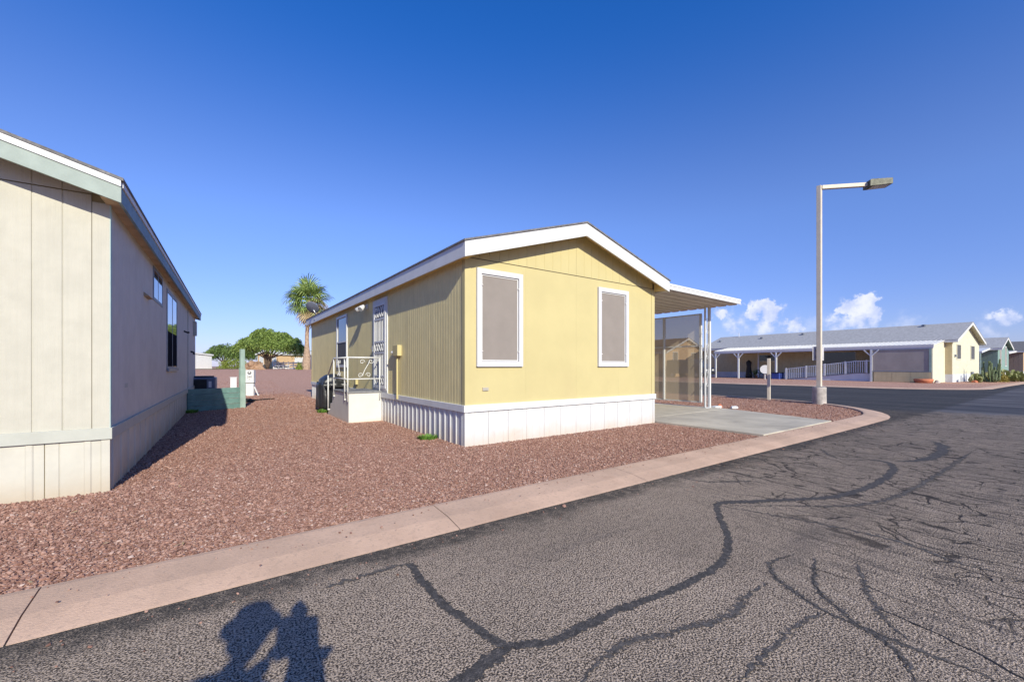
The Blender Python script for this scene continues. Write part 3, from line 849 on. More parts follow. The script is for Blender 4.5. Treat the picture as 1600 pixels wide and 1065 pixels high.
def window(root, face, a0, a1, z0, z1, fw, m_frame, m_pane, out=0.05, pane_out=0.025, mid=None, W=0, vert=None, inner=None, name='window'):
    """face: 'front' (y=0, normal -y), 'left' (x=0, normal -x), 'right' (x=W)"""
    def B(mb, s0, s1, q0, q1, o0, o1):
        if face == 'front': mb.box(s0, s1, -o1, -o0, q0, q1)
        elif face == 'left': mb.box(-o1, -o0, s0, s1, q0, q1)
        else: mb.box(W + o0, W + o1, s0, s1, q0, q1)
    f = MB()
    B(f, a0, a1, z1 - fw, z1, 0, out); B(f, a0, a1, z0, z0 + fw, 0, out)
    B(f, a0, a0 + fw, z0 + fw, z1 - fw, 0, out); B(f, a1 - fw, a1, z0 + fw, z1 - fw, 0, out)
    if mid: B(f, a0 + fw, a1 - fw, mid - .02, mid + .02, 0, out - .006)
    if vert: B(f, vert - .02, vert + .02, z0 + fw, z1 - fw, 0, out - .002)
    fr = f.build(name, m_frame, root)
    p = MB(); B(p, a0 + fw + .0005, a1 - fw - .0005, z0 + fw + .0005, z1 - fw - .0005, .001, pane_out)
    p.build('pane', m_pane, fr)
    if inner:
        g = MB(); w = .016
        i0, i1, j0, j1 = a0 + fw + .008, a1 - fw - .008, z0 + fw + .008, z1 - fw - .008
        B(g, i0, i1, j1 - w, j1, pane_out, pane_out + .008); B(g, i0, i1, j0, j0 + w, pane_out, pane_out + .008)
        B(g, i0, i0 + w, j0 + w, j1 - w, pane_out, pane_out + .008); B(g, i1 - w, i1, j0 + w, j1 - w, pane_out, pane_out + .008)
        h_ = MB(); B(h_, i0 + w, i1 - w, (j0 + j1) / 2 - .008, (j0 + j1) / 2 + .008, pane_out, pane_out + .002); h_.build('cross_bar', m_pane, fr)
        g.build('screen_frame', inner, fr)
    return fr


# ---------------- the yellow home
YW, YL = 4.83, 12.75
yh = empty('mobile_home', 'yellow mobile home with white trim, white skirting and two taupe screened front windows', 'mobile home', (3.24, 5.82, 0))
ZE, SL = 3.19, 0.30
zf = gable_roof(yh, YW, YL, 0.17, 0.30, 0.30, ZE, SL, 0.235, m_shingle, m_white, m_soffit)
# core
c = MB(); c.prism([(0, 0.0, -.05), (YW, 0, -.05), (YW, 0, zf(YW) - .1), (YW / 2, 0, zf(YW / 2) - .1), (0, 0, zf(0) - .1)], (0, YL, 0)); c.build('wall_core', m_core, yh)
zs0, zs1 = 0.57, 0.67
seam = 3.035
wall_panels(yh, (0, 0), (1, 0), (0, -1), 0.0, YW, zs1, seam - .006, m_yellow, groove=0, panel=1.22, phase=-.02, gd=.002, gap=.0006)
# gable above the joint: grooved sheets following the rake
wall_panels(yh, (0, 0), (1, 0), (0, -1), 0.06, YW / 2, seam + .006, lambda s: max(seam + .007, zf(s) - .086), m_yellow, groove=0.2, panel=1.22, off=.018, gd=.005, name='gable_panel')
wall_panels(yh, (0, 0), (1, 0), (0, -1), YW / 2, YW - .06, seam + .006, lambda s: max(seam + .007, zf(s) - .086), m_yellow, groove=0.2, panel=1.22, off=.018, gd=.005, name='gable_panel')
bx('joint', m_seam, yh, .1, YW - .1, -.014, .0, seam - .006, seam + .006)
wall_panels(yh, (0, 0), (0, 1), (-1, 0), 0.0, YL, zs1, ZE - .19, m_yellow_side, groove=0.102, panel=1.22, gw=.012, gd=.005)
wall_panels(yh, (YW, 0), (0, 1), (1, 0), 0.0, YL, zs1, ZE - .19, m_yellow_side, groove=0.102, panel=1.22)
wall_panels(yh, (0, YL), (1, 0), (0, 1), 0.0, YW, zs1, lambda s: zf(s) - .086, m_yellow, groove=0.2, panel=1.22)
# corner boards
for (x, y) in ((0, 0), (YW, 0), (0, YL), (YW, YL)):
    sx = -1 if x == 0 else 1; sy = -1 if y == 0 else 1
    m1 = MB(); m1.box(x, x + sx * .020, y, y - sy * .07, zs1, ZE - .19); m1.build('corner_board', m_yellow, yh)
    m1 = MB(); m1.box(x + sx * .020, x - sx * .09, y, y + sy * .022, zs1, ZE - .19); m1.build('corner_board', m_yellow, yh)
# belt trim
bx('belt_trim', m_white, yh, -.045, YW + .045, -.045, -.001, zs0, zs1 + .012, bevel=.004)
bx('belt_trim', m_white, yh, -.045, -.001, 0, YL, zs0, zs1 + .012, bevel=.004)
bx('belt_trim', m_white, yh, YW + .001, YW + .045, 0, YL, zs0, zs1 + .012, bevel=.004)
skirting(yh, (0, 0), (1, 0), (0, -1), 0.03, YW - .03, zs0, m_skirt, panel=.385, ribs=2, rd=.006)
skirting(yh, (0, 0), (0, 1), (-1, 0), 0.03, YL, zs0, m_skirt, panel=.405, ribs=4, rd=.014)
skirting(yh, (YW, 0), (0, 1), (1, 0), 0.03, YL, zs0, m_skirt, panel=.405, ribs=4)
for (x, sx) in ((0, -1), (YW, 1)):
    MB().box(x, x + sx * .022, 0, .05, -.05, zs0).build('corner_board', m_skirt, yh)
    MB().box(x + sx * .022, x - sx * .035, -.022, 0, -.05, zs0).build('corner_board', m_skirt, yh)
for a0 in (.19, 3.0):
    window(yh, 'front', a0, a0 + .92, 1.295, 2.885, .085, m_white_frame, m_sunscreen, out=.055, pane_out=.024, inner=m_white)
    for (cx_, cz) in ((a0 + .095, 2.62), (a0 + .825, 2.62), (a0 + .095, 1.55), (a0 + .825, 1.55)):
        bx('screen_clip', m_galv, yh, cx_ - .012, cx_ + .012, -.060, -.025, cz - .006, cz + .006)
# vent
v = bx('wall_vent', mat('grey vent', (.42, .36, .30), .6), yh, .31, .42, -.03, -.012, .90, .955)
for k in range(3): bx('vent_slat', m_cream_trim, v, .32, .41, -.036, -.030, .908 + k * .015, .915 + k * .015)
# side window
w_ = window(yh, 'left', 7.12, 8.38, 1.27, 2.86, .07, m_white_frame, m_glass_sky, out=.05, pane_out=.02, mid=2.05)
MB().box(-.03, -.0225, 7.2, 8.3, 1.35, 2.02).build('insect_screen', m_sunscreen_dark, w_)
# door
dr = MB().box(-.04, -.001, 3.58, 3.66, .74, 2.90).box(-.04, -.001, 4.53, 4.61, .74, 2.90).box(-.04, -.001, 3.66, 4.53, 2.80, 2.90).box(-.04, -.001, 3.66, 4.53, .74, .78).build('door_frame', m_white, yh)
door = MB().box(-.024, -.002, 3.665, 4.525, .785, 2.795).build('door', mat('grey blue door mesh', (.16, .18, .24), .7), yh)
f = MB()
f.box(-.055, -.0245, 3.665, 3.73, .785, 2.795).box(-.055, -.0245, 4.46, 4.525, .785, 2.795).box(-.055, -.0245, 3.73, 4.46, 2.73, 2.795).box(-.055, -.0245, 3.73, 4.46, .785, .86)
f.box(-.052, -.0245, 3.73, 4.46, 2.40, 2.44).box(-.052, -.0245, 3.73, 4.46, 1.86, 1.90).box(-.052, -.0245, 3.73, 4.46, 1.60, 1.64).box(-.052, -.0245, 3.73, 4.46, 1.05, 1.09)
f.build('security_door_frame', m_white, door)
for (za, zb) in ((1.90, 2.40), (1.09, 1.60)):
    for k in range(7):
        yy = 3.73 + .73 * (k + .5) / 7
        MB().box(-.05, -.036, yy - .008, yy + .008, za, zb).build('bar', m_white, door)
for (za, zb) in ((2.44, 2.73), (1.64, 1.86), (.86, 1.05)):
    zc = (za + zb) / 2
    s_ = MB()
    for sg in (-1, 1):
        s_.tube([(-.042, 4.095 + sg * (.02 + .30 * t), zc + (zb - za) * .42 * math.sin(t * PI * 2)) for t in np.linspace(0, 1, 12)], .011, 5)
        s_.tube([(-.042, 4.095 + sg * (.02 + .30 * t), zc - (zb - za) * .42 * math.sin(t * PI * 2)) for t in np.linspace(0, 1, 12)], .011, 5)
    s_.build('scroll_ornament', m_white, door)
MB().box(-.085, -.055, 4.475, 4.52, 1.66, 1.80).tube([(-.09, 4.50, 1.74), (-.12, 4.50, 1.74), (-.12, 4.40, 1.74)], .011, 6).build('handle', m_chrome, door)
# flood lamp
fl = MB().box(-.04, -.013, 5.08, 5.20, 2.78, 2.90).tube([(-.04, 5.14, 2.84), (-.10, 5.14, 2.82)], .015, 6).build('flood_light', m_white, yh)
for sg in (-1, 1):
    MB().tube([(-.10, 5.14 + sg * .03, 2.84), (-.14, 5.14 + sg * .09, 2.83), (-.24, 5.14 + sg * .16, 2.74)], [.025, .045, .075], 12).build('lamp_head', m_white, fl, smooth=True)
    MB().tube([(-.238, 5.14 + sg * .159, 2.742), (-.246, 5.14 + sg * .163, 2.736)], .066, 12).build('lens', m_lampglass, fl)
# meter box and conduit
mbx = bx('junction_box', m_yellow, yh, -.11, -.013, 2.72, 3.0, 1.52, 1.75, bevel=.008)
MB().tube([(-.06, 2.86, 1.52), (-.06, 2.86, .60)], .022, 8).build('conduit', m_yellow, mbx)
MB().tube([(-.08, 3.02, 1.60), (-.10, 3.07, 1.60)], .03, 8).build('knock_out', m_white, mbx)
mbx = bx('junction_box', m_yellow, yh, -.08, -.013, 6.02, 6.16, .80, .93, bevel=.006)
bx('hatch', m_white, yh, -.028, -.012, 3.58, 4.61, .69, .74)
# satellite dish on the eave
dish = empty('satellite_dish', 'dark grey satellite dish on the far end of the yellow home eave', 'satellite dish', (3.12, 17.1, ZE - .16))
MB().tube([(0, 0, 0), (-.02, 0, .28), (-.10, -.02, .40)], .025, 8).build('mast', m_chrome, dish, smooth=True)
bx('foot_plate', m_chrome, dish, -.07, .1, -.1, .1, .03, .045)
db = bmesh.new()
rings = 7; seg = 28; prev = None
nrm_ = Vector((.38, .55, .55)).normalized(); uu = nrm_.cross(Vector((0, 0, 1))).normalized(); vv = uu.cross(nrm_).normalized()
cen = Vector((-.14, -.04, .45))
vs = []; fs = []
for i in range(rings + 1):
    r_ = .25 * i / rings
    for k in range(seg):
        a = 2 * PI * k / seg
        vs.append(cen + uu * math.cos(a) * r_ * .92 + vv * math.sin(a) * r_ + nrm_ * (.8 * r_ * r_))
for i in range(rings):
    for k in range(seg): fs.append((i * seg + k, i * seg + (k + 1) % seg, (i + 1) * seg + (k + 1) % seg, (i + 1) * seg + k))
d_ = MB().add(vs, fs).build('dish', mat('dark grey dish', (.12, .13, .17), .5), dish, smooth=True)
md = d_.modifiers.new('solid', 'SOLIDIFY'); md.thickness = .012
MB().tube([cen - vv * .24 + nrm_ * .05, cen - vv * .27 + nrm_ * .22, cen - vv * .14 + nrm_ * .30], .012, 6).tube([cen - vv * .16 + nrm_ * .28, cen - vv * .11 + nrm_ * .33], .025, 8).build('feed_arm', m_white, dish)

# carport on the right side: roof pans, fascia, posts (attached to the home, but its own thing)
cp = empty('carport', 'white aluminium carport with corrugated roof over the concrete drive beside the yellow home', 'carport', (8.09, 5.95, 0))
CW, CL = 4.17, 12.3
def zr_(x): return 3.235 - .075 * x / CW
# corrugated pans: each pan runs across from the house
npan = 40; pw = CL / npan
for i in range(npan):
    y = .03 + i * pw; vs = []
    prof = [(0, .0), (.02, .0), (.05, -.075), (pw - .05, -.075), (pw - .02, 0), (pw, 0)]
    for x in (0.0, CW - .001):
        for a, z in prof: vs.append((x, y + a, zr_(x) + z - .02))
    m = len(prof); fs = [(j, j + 1, j + 1 + m, j + m) for j in range(m - 1)]
    o = MB().add(vs, fs).build('roof_pan', m_pan, cp)
MB().prism([(0, .03, zr_(0) + .0), (CW - .03, .03, zr_(CW) + .0), (CW - .03, .03, zr_(CW) + .008), (0, .03, zr_(0) + .008)], (0, CL - .06, 0)).build('roof_sheet', m_galv, cp)
for ya in (0, CL): MB().prism([(0, ya, zr_(0) - .085), (CW, ya, zr_(CW) - .085), (CW, ya, zr_(CW) + .055), (0, ya, zr_(0) + .055)], (0, -.028, 0)).build('fascia', m_white, cp)
for ya in (0,): MB().prism([(0, -.028, zr_(0) - .0), (CW + .02, -.028, zr_(CW)), (CW + .02, -.028, zr_(CW) + .012), (0, -.028, zr_(0) + .012)], (0, -.012, 0)).build('fascia_lip', m_white, cp)
bx('fascia', m_white, cp, CW, CW + .03, -.028, CL, zr_(CW) - .01, zr_(CW) + .055)
for k, yy in enumerate((.80, 4.4, 8.0, 11.6)):
    if k == 0: pass
    for xx, hw in ((3.76, .022), (3.99, .034)): MB().box(xx - hw, xx + hw, yy - hw, yy + hw, .06, zr_(4) - .085).build('post', m_ironwhite, cp)
    sc = MB()
    for zc, h_ in ((.95, .55), (1.75, .5), (2.5, .5)):
        sc.tube([(3.80 + .16 * t, yy, zc - h_ / 2 + h_ * t) for t in (0, .5, 1)], .006, 5)
        for sg, z0 in ((1, zc + h_ / 2), (-1, zc - h_ / 2)):
            sc.tube([(3.88 + sg * .065 * (1 - a / 9) * math.cos(a), yy, z0 - sg * .06 - .065 * (1 - a / 9) * math.sin(a) * sg) for a in np.linspace(0, 6.5, 16)], .006, 5)
    sc.build('scroll_ironwork', m_ironwhite, cp)
    bx('base_plate', m_white, cp, 3.74, 4.02, yy - .05, yy + .05, .06, .075)
# shade screen hung between the posts
ss = empty('shade_screen', 'brown see through sun screen in a white frame on the carport side', 'shade screen', (11.98, 6.93, 0))
m_shade = screen_mat('brown shade mesh', (.54, .45, .33), 0.76)
F = MB()
LN = 7.0; ztp = 2.86
for y0 in (0, 1.26, 2.52, 3.9, 5.3, 6.95):
    F_ = MB().box(-.03, .03, y0, y0 + .06, .22, ztp).build('upright', m_ironwhite, ss)
for z0 in (.20, 1.90, ztp): MB().box(-.018, .018, .0, LN, z0, z0 + .035).build('rail', m_ironwhite, ss)
for y0, y1 in ((.045, 1.26), (1.305, 2.52), (2.565, 3.9), (3.945, 5.3), (5.345, 6.95)):
    for z0, z1 in ((.235, 1.90), (1.935, ztp)):
        MB().add([(0, y0, z0), (0, y1, z0), (0, y1, z1), (0, y0, z1)], [(0, 1, 2, 3)]).build('screen_panel', m_shade, ss)

# ---------------- steps with landing
st = empty('entry_steps', 'white fibreglass entry steps with grey top and white iron railing at the yellow home door', 'steps', (2.47, 9.82, 0))
MB().prism([(0, 0, -.03), (0, 2.12, -.03), (0, 2.02, .16), (0, 1.86, .16), (0, 1.80, .34), (0, 1.62, .34), (0, 1.56, .52), (0, 1.38, .52), (0, 1.32, .685), (0, 0, .685)], (.045, 0, 0)).build('side_panel', m_plat, st)
MB().prism([(.70, 0, -.03), (.70, 2.12, -.03), (.70, 2.02, .16), (.70, 1.86, .16), (.70, 1.80, .34), (.70, 1.62, .34), (.70, 1.56, .52), (.70, 1.38, .52), (.70, 1.32, .685), (.70, 0, .685)], (.045, 0, 0)).build('side_panel', m_plat, st)
bx('front_panel', m_plat, st, .045, .70, 0.0, .04, -.03, .685)
bx('landing', m_mat, st, -.025, .76, -.025, 1.36, .685, .725, bevel=.008)
for k, (ya, yb, z) in enumerate(((1.32, 1.62, .52), (1.56, 1.86, .34), (1.80, 2.12, .16))):
    bx('tread', m_mat, st, .046, .699, ya + (.045 if k else .04), yb, z - .04, z - .002)
    bx('riser', m_plat, st, .046, .699, yb - .03, yb - .005, -.02, z - .041)
rl = MB()
q = -.02
rl.tube([(q, -.22 + .22, .50), (q, 0, 1.50)], .017, 8); rl.build('rail_post', m_ironwhite, st, smooth=True)
for (yy, z0, z1) in ((.27, .52, 1.50), (1.34, .54, 1.50), (1.99, .15, 1.06)):
    MB().tube([(q, yy, z0), (q, yy, z1)], .017, 8).build('rail_post', m_ironwhite, st, smooth=True)
    bx('bracket', m_ironwhite, st, q - .015, .06, yy - .02, yy + .02, z0, z0 + .03)
MB().tube([(q, 0, 1.50), (q, 1.34, 1.50), (q, 1.40, 1.48), (q, 2.0, 1.06)], .018, 8).build('handrail', m_ironwhite, st, smooth=True)
MB().tube([(q, 0, 1.01), (q, 1.34, 1.01)], .014, 8).build('mid_rail', m_ironwhite, st, smooth=True)
MB().tube([(q, 0, 1.50), (.72, 0, 1.50)], .018, 8).build('handrail', m_ironwhite, st, smooth=True)
MB().tube([(q, 0, 1.01), (.72, 0, 1.01)], .014, 8).build('mid_rail', m_ironwhite, st, smooth=True)
MB().tube([(.70, 0, .5), (.70, 0, 1.50)], .016, 8).build('rail_post', m_ironwhite, st, smooth=True)
sc = MB()
def spiral(mb, f3, cx0, cz0, r0, turns, sg, sz, r=.007):
    mb.tube([f3(cx0 + sg * r0 * (1 - t * .8) * math.cos(turns * 2 * PI * t), cz0 + sz * r0 * (1 - t * .8) * math.sin(turns * 2 * PI * t)) for t in np.linspace(0, 1, 20)], r, 5)
f3 = lambda a, z: (a, 0, z)
sc.tube([f3(.30, 1.08), f3(.36, 1.22), f3(.44, 1.36), f3(.47, 1.44)], .009, 5)
for (a, z, sg, sz) in ((.30, 1.40, 1, 1), (.50, 1.42, 1, -1), (.26, 1.09, 1, 1), (.44, 1.10, -1, 1)): spiral(sc, f3, a, z, .06, 1.2, sg, sz)
sc.build('scroll_ironwork', m_ironwhite, st)
sc = MB(); f3 = lambda a, z: (q, a, z)
sc.tube([f3(.75, 1.06), f3(.80, 1.22), f3(.88, 1.45)], .009, 5)
for (a, z, sg, sz) in ((.72, 1.40, 1, 1), (.95, 1.40, -1, 1), (.72, 1.10, 1, 1), (.9, 1.10, -1, 1)): spiral(sc, f3, a, z, .06, 1.2, sg, sz)
sc.build('scroll_ironwork', m_ironwhite, st)

# ---------------- covered grill
gr = empty('covered_grill', 'black cloth covered barbecue grill behind the steps of the yellow home', 'grill', (2.78, 13.0, .02))
def cloth(W_, D_, H_, seed, lean=0.0):
    bm = bmesh.new(); bmesh.ops.create_cube(bm, size=1.0)
    bmesh.ops.subdivide_edges(bm, edges=bm.edges[:], cuts=15, use_grid_fill=True)
    for v in bm.verts:
        x, y, z = v.co.x, v.co.y, v.co.z + .5
        w = 1.0 - .18 * smoothstep((z - .62) / .38) + .05 * (1 - z)
        top = 1.0 - .14 * (2 * x) ** 2 - .06 * (2 * y) ** 2 if z > .8 else 1.0
        ang = math.atan2(y, x)
        fold = .035 * math.sin(ang * 9 + seed + z * 2) * (1 - z * .6) + .03 * mnoise.noise(Vector((x * 5, y * 5, z * 4 + seed)))
        r_ = math.hypot(x, y) + 1e-6
        # round the corners
        sq = 1.0 - .10 * (abs(x) * abs(y) * 4)
        v.co = Vector((x * W_ * w * sq * (1 + fold * 1.6), y * D_ * w * sq * (1 + fold * 1.6), (z * H_ * top) + .02 * mnoise.noise(Vector((x * 7, y * 7, seed)))))
    me = bpy.data.meshes.new('cover'); bm.to_mesh(me); bm.free(); me.materials.append(m_blackcloth); me.shade_smooth()
    return me
o = bpy.data.objects.new('cover', cloth(.76, .98, .96, 1.3)); COL.objects.link(o); o.parent = gr; o.location = (0.02, 0, .10)
bx('side_shelf', m_black, gr, -.28, .26, -.66, -.46, .70, .74)
for sx in (-.24, .24):
    MB().tube([(sx, -.42, .10), (sx + .04, -.42, .10)], .10, 16).build('wheel', m_rubber, gr)
    bx('leg', m_black, gr, sx, sx + .03, .40, .43, 0, .14)
    bx('leg', m_black, gr, sx, sx + .03, -.50, -.47, .08, .7)

# ---------------- the cream home on the left
LRZ = -1.6
lh = empty('mobile_home', 'cream grey mobile home with sage green fascia at the left edge', 'mobile home', (-.887, 5.87, 0), LRZ)
LW, LL = 5.2, 12.2
lzf = None
# local frame: wall corner at x=0, house extends to -x
lroot = lh
def mirror_x_house():
    pass
LZE = 3.12
# roof built in a frame that starts at the far left corner
sub_off = -LW
class Shift(MB):
    pass
def shift_children(names_before, dx):
    for o in lh.children:
        if o.name not in names_before:
            for q_ in [o] + list(o.children_recursive):
                for v in q_.data.vertices: v.co.x += dx
before = set(o.name for o in lh.children)
z0f = gable_roof(lh, LW, LL, 0.15, 0.30, 0.30, LZE, 0.29, 0.215, m_shingle, m_sage, m_tan_soffit, drip=.05, m_drip=m_white, eave_board_mat=m_sage_dark)
c = MB(); c.prism([(0, 0.0, -.05), (LW, 0, -.05), (LW, 0, z0f(LW) - .1), (LW / 2, 0, z0f(LW / 2) - .1), (0, 0, z0f(0) - .1)], (0, LL, 0)); c.build('wall_core', m_core, lh)
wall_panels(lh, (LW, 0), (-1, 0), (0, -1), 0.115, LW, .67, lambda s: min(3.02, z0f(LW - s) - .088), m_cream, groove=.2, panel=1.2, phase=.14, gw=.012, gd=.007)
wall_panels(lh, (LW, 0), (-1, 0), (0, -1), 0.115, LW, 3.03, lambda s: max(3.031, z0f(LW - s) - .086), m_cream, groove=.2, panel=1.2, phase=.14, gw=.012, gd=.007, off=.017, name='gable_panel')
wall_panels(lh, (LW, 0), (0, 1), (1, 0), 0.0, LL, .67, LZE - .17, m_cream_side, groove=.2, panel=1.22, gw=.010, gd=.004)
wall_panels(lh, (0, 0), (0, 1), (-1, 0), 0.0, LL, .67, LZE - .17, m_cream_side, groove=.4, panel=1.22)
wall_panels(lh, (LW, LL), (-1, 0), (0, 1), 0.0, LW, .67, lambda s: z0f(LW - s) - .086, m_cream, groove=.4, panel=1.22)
bx('corner_board', m_cream, lh, LW - .11, LW + .018, -.02, 0, .67, LZE - .17)
bx('corner_edge', m_teal_corner, lh, LW + .0185, LW + .024, -.02, .05, .67, LZE - .17)
bx('corner_board', m_cream_trim, lh, LW + .0, LW + .018, 0.001, .05, .67, LZE - .17)
bx('belt_trim', m_cream_trim, lh, -.04, LW + .04, -.04, -.001, .56, .675, bevel=.004)
bx('belt_trim', m_cream_trim, lh, LW + .001, LW + .04, 0, LL, .56, .675, bevel=.004)
skirting(lh, (LW, 0), (-1, 0), (0, -1), 0.045, LW, .56, m_cream_skirt, panel=.4, ribs=2, rd=.008)
skirting(lh, (LW, 0), (0, 1), (1, 0), 0.03, LL, .56, m_cream_skirt, panel=.4, ribs=2, rd=.012)
bx('corner_board', m_cream_skirt, lh, LW - .045, LW + .02, -.022, 0, -.05, .56)
bx('corner_board', m_cream_skirt, lh, LW, LW + .02, 0, .03, -.05, .56)
window(lh, 'right', 2.85, 3.92, 2.36, 2.90, .05, m_greyframe, m_glass_sky, out=.022, pane_out=.0185, W=LW, vert=3.38)
wf = window(lh, 'right', 4.53, 6.31, 1.23, 2.80, .06, m_greyframe, m_glass_sky, out=.024, pane_out=.0185, W=LW, vert=5.42, mid=2.02)
MB().box(LW + .0187, LW + .0195, 4.62, 5.39, 1.30, 1.99).box(LW + .0187, LW + .0195, 5.45, 6.22, 1.30, 1.99).build('insect_screen', mat('black insect screen', (.02, .022, .03), 1.0, .1, spec=0.0), wf)
bx('window_sill', m_greyframe, wf, LW + .025, LW + .05, 4.50, 6.34, 1.20, 1.26)
hood = MB(); hood.prism([(LW + .012, 2.0, 2.30), (LW + .012, 2.0, 2.36), (LW + .07, 2.0, 2.31)], (0, .42, 0)); hood.build('vent_hood', mat('tan vent hood', (.36, .28, .18), .6), lh)
MB().tube([(LW + .01, 8.0, 2.22), (LW + .10, 8.0, 2.18), (LW + .13, 8.0, 2.20)], .025, 6).build('spotlight', m_black, lh)
MB().tube([(LW + .01, 10.2, 1.75), (LW + .09, 10.2, 1.72), (LW + .09, 10.2, 1.66)], .03, 6).build('hose_bib', m_black, lh)
bx('corner_board', m_cream_trim, lh, LW + .012, LW + .03, 9.1, 9.2, .67, LZE - .2)
bx('meter_box', m_cream_trim, lh, LW + .012, LW + .10, 11.1, 11.45, 2.3, 2.75)
bx('access_cover', m_cream_trim, lh, LW + .012, LW + .016, .75, .9, 1.05, 1.10)
shift_children(before, -LW)

# ---------------- low green board fence with tall post
fe = empty('wooden_fence', 'low green board fence with one tall post between the two homes', 'fence', (-.62, 14.75, 0), 25)
for k in range(4): bx('board', m_greenboard, fe, 0, 1.38, -.02, .02, .01 + k * .163, .01 + k * .163 + .155, bevel=.004)
bx('post', m_greenpost, fe, 1.385, 1.535, -.05, .05, -.05, 1.25, bevel=.005)
bx('post', m_greenpost, fe, 1.40, 1.52, -.04, .04, 1.252, 1.83, bevel=.005)
bx('post', m_greenpost, fe, .02, .10, .021, .10, -.05, .62)

# ---------------- air conditioner
ac = empty('air_conditioner', 'blue grey outdoor air conditioner unit behind the low green fence', 'air conditioner', (-.30, 17.55, 0), -4)
bx('pad', m_concrete, ac, -.45, .45, -.45, .45, 0, .30)
bx('casing', m_ac, ac, -.36, .36, -.36, .36, .30, .93, bevel=.04)
bx('coil_grille', m_black, ac, -.30, .12, -.368, -.36, .38, .86)
for k in range(9): bx('grille_bar', m_black, ac, -.30, .12, -.374, -.368, .40 + k * .05, .41 + k * .05)
bx('nameplate', m_white, ac, .17, .25, -.366, -.36, .60, .80)
MB().tube([(0, 0, .93), (0, 0, .975)], .30, 20).build('fan_guard', m_black, ac)

# ---------------- numbered utility pedestal
pd = empty('utility_pedestal', 'white numbered utility pedestal with round emblem behind the green fence post', 'utility pedestal', (1.28, 21.4, 0), -22)
bx('body', m_white, pd, -.15, .15, -.10, .10, -.02, .56, bevel=.01)
bx('cabinet', m_white, pd, -.165, .165, -.12, .12, .585, 1.14, bevel=.01)
bx('joint_band', m_black, pd, -.15, .15, -.102, .102, .56, .585)
MB().bar((.16, 0, .40), (.34, -.05, .0), .04).build('brace', m_white, pd)
def text(s, size, loc, rot, m, parent, name='lettering'):
    cu = bpy.data.curves.new(name, 'FONT'); cu.body = s; cu.size = size; cu.align_x = 'CENTER'; cu.extrude = .002
    cu.materials.append(m)
    tmp = bpy.data.objects.new(name, cu); COL.objects.link(tmp)
    me = bpy.data.meshes.new_from_object(tmp.evaluated_get(bpy.context.evaluated_depsgraph_get()))
    bpy.data.objects.remove(tmp)
    if not me.materials: me.materials.append(m)
    o = bpy.data.objects.new(name, me); COL.objects.link(o); o.location = loc; o.rotation_euler = rot; o.parent = parent
    return o
text('240', .13, (0, -.122, .80), (R(90), 0, 0), m_ink, pd)
text('AB', .05, (0, -.122, .72), (R(90), 0, 0), m_ink, pd)
e_ = MB(); e_.tube([(.0, -.120, 1.02), (.0, -.124, 1.02)], .075, 20); e_.build('emblem', m_ink, pd)
e_ = MB(); e_.tube([(.0, -.124, 1.045), (.0, -.127, 1.045)], .038, 16); e_.build('emblem', m_white, pd)

hs = MB()
P = [(.9 + .28 * math.cos(t) * (1 - t / 40), 17.7 + .5 * math.sin(t) * (1 - t / 40), .05 + t * .004) for t in np.linspace(0, 17, 70)] + [(1.3, 18.3, .04), (1.9, 18.6, .04)]
tag(hs.tube(P, .028, 6).build('garden_hose', m_rubber, smooth=True), 'coiled black hose lying on the gravel by the utility pedestal', 'hose')
pb = empty('vent_pipe', 'short white post standing in the gravel beyond the air conditioner', 'post', (.82, 26.5, ground_z(.8, 26.5)))
bx('shaft', m_white, pb, -.14, .14, -.1, .1, -.05, .68, bevel=.01)
bx('cap', m_white, pb, -.16, .16, -.12, .12, .68, .71)


# ---------------- weeds
def weed(x, y, r_, h_, n_, label):
    rd = random.Random(int(x * 100 + y * 31)); mb = MB()
    for i in range(n_):
        a = rd.uniform(0, 2 * PI); d = r_ * math.sqrt(rd.random()); px, py = d * math.cos(a), d * math.sin(a)
        b = a + rd.uniform(-1, 1); L = h_ * rd.uniform(.5, 1.2); w = .008
        t = Vector((math.cos(b) * L * .7, math.sin(b) * L * .7, L)); s_ = Vector((-math.sin(b), math.cos(b), 0)) * w
        p = Vector((px, py, 0)); mb.add([p - s_, p + s_, p + t * .6 + s_ * 1.3, p + t, p + t * .6 - s_ * 1.3], [(0, 1, 2, 3, 4)])
    o = mb.build('weed', m_weed); o.location = (x, y, .02)
    return tag(o, label, 'weed')
weed(3.06, 6.85, .15, .07, 260, 'small green weed at the foot of the yellow home skirting')
weed(2.45, 12.45, .14, .09, 150, 'small yellow green weed beside the entry steps')
weed(-.52, 14.45, .13, .09, 160, 'small green weed at the cream home end of the green fence')

# ---------------- street lamp
lp = empty('street_lamp', 'tall cream square street lamp with one box head on a round concrete base', 'street lamp', (16.67, 5.46, 0))
b_ = MB().tube([(0, 0, -.05), (0, 0, .60)], .20, 28).build('footing', m_footing, lp, bevel=.015)
bx('base_plate', m_chrome, lp, -.12, .12, -.12, .12, .60, .62)
rot_lamp = 45
pole = MB().box(-.065, .065, -.065, .065, .62, 7.40).build('pole', m_ironcream, lp, bevel=.006)
arm = MB().box(.066, 1.42, -.062, .062, 7.275, 7.398).build('arm', m_ironcream, lp, bevel=.006); arm.rotation_euler = (0, 0, R(-45))
head = MB().prism([(1.42, -.19, 7.22), (2.08, -.19, 7.26), (2.08, -.19, 7.45), (1.46, -.19, 7.45), (1.42, -.19, 7.43)], (0, .38, 0)).build('lamp_head', m_metal, lp, bevel=.008); head.rotation_euler = (0, 0, R(-45))
ln = MB().prism([(1.52, -.15, 7.215), (2.02, -.15, 7.245), (2.02, -.15, 7.258), (1.52, -.15, 7.228)], (0, .30, 0)).build('lens', m_lampglass, head)
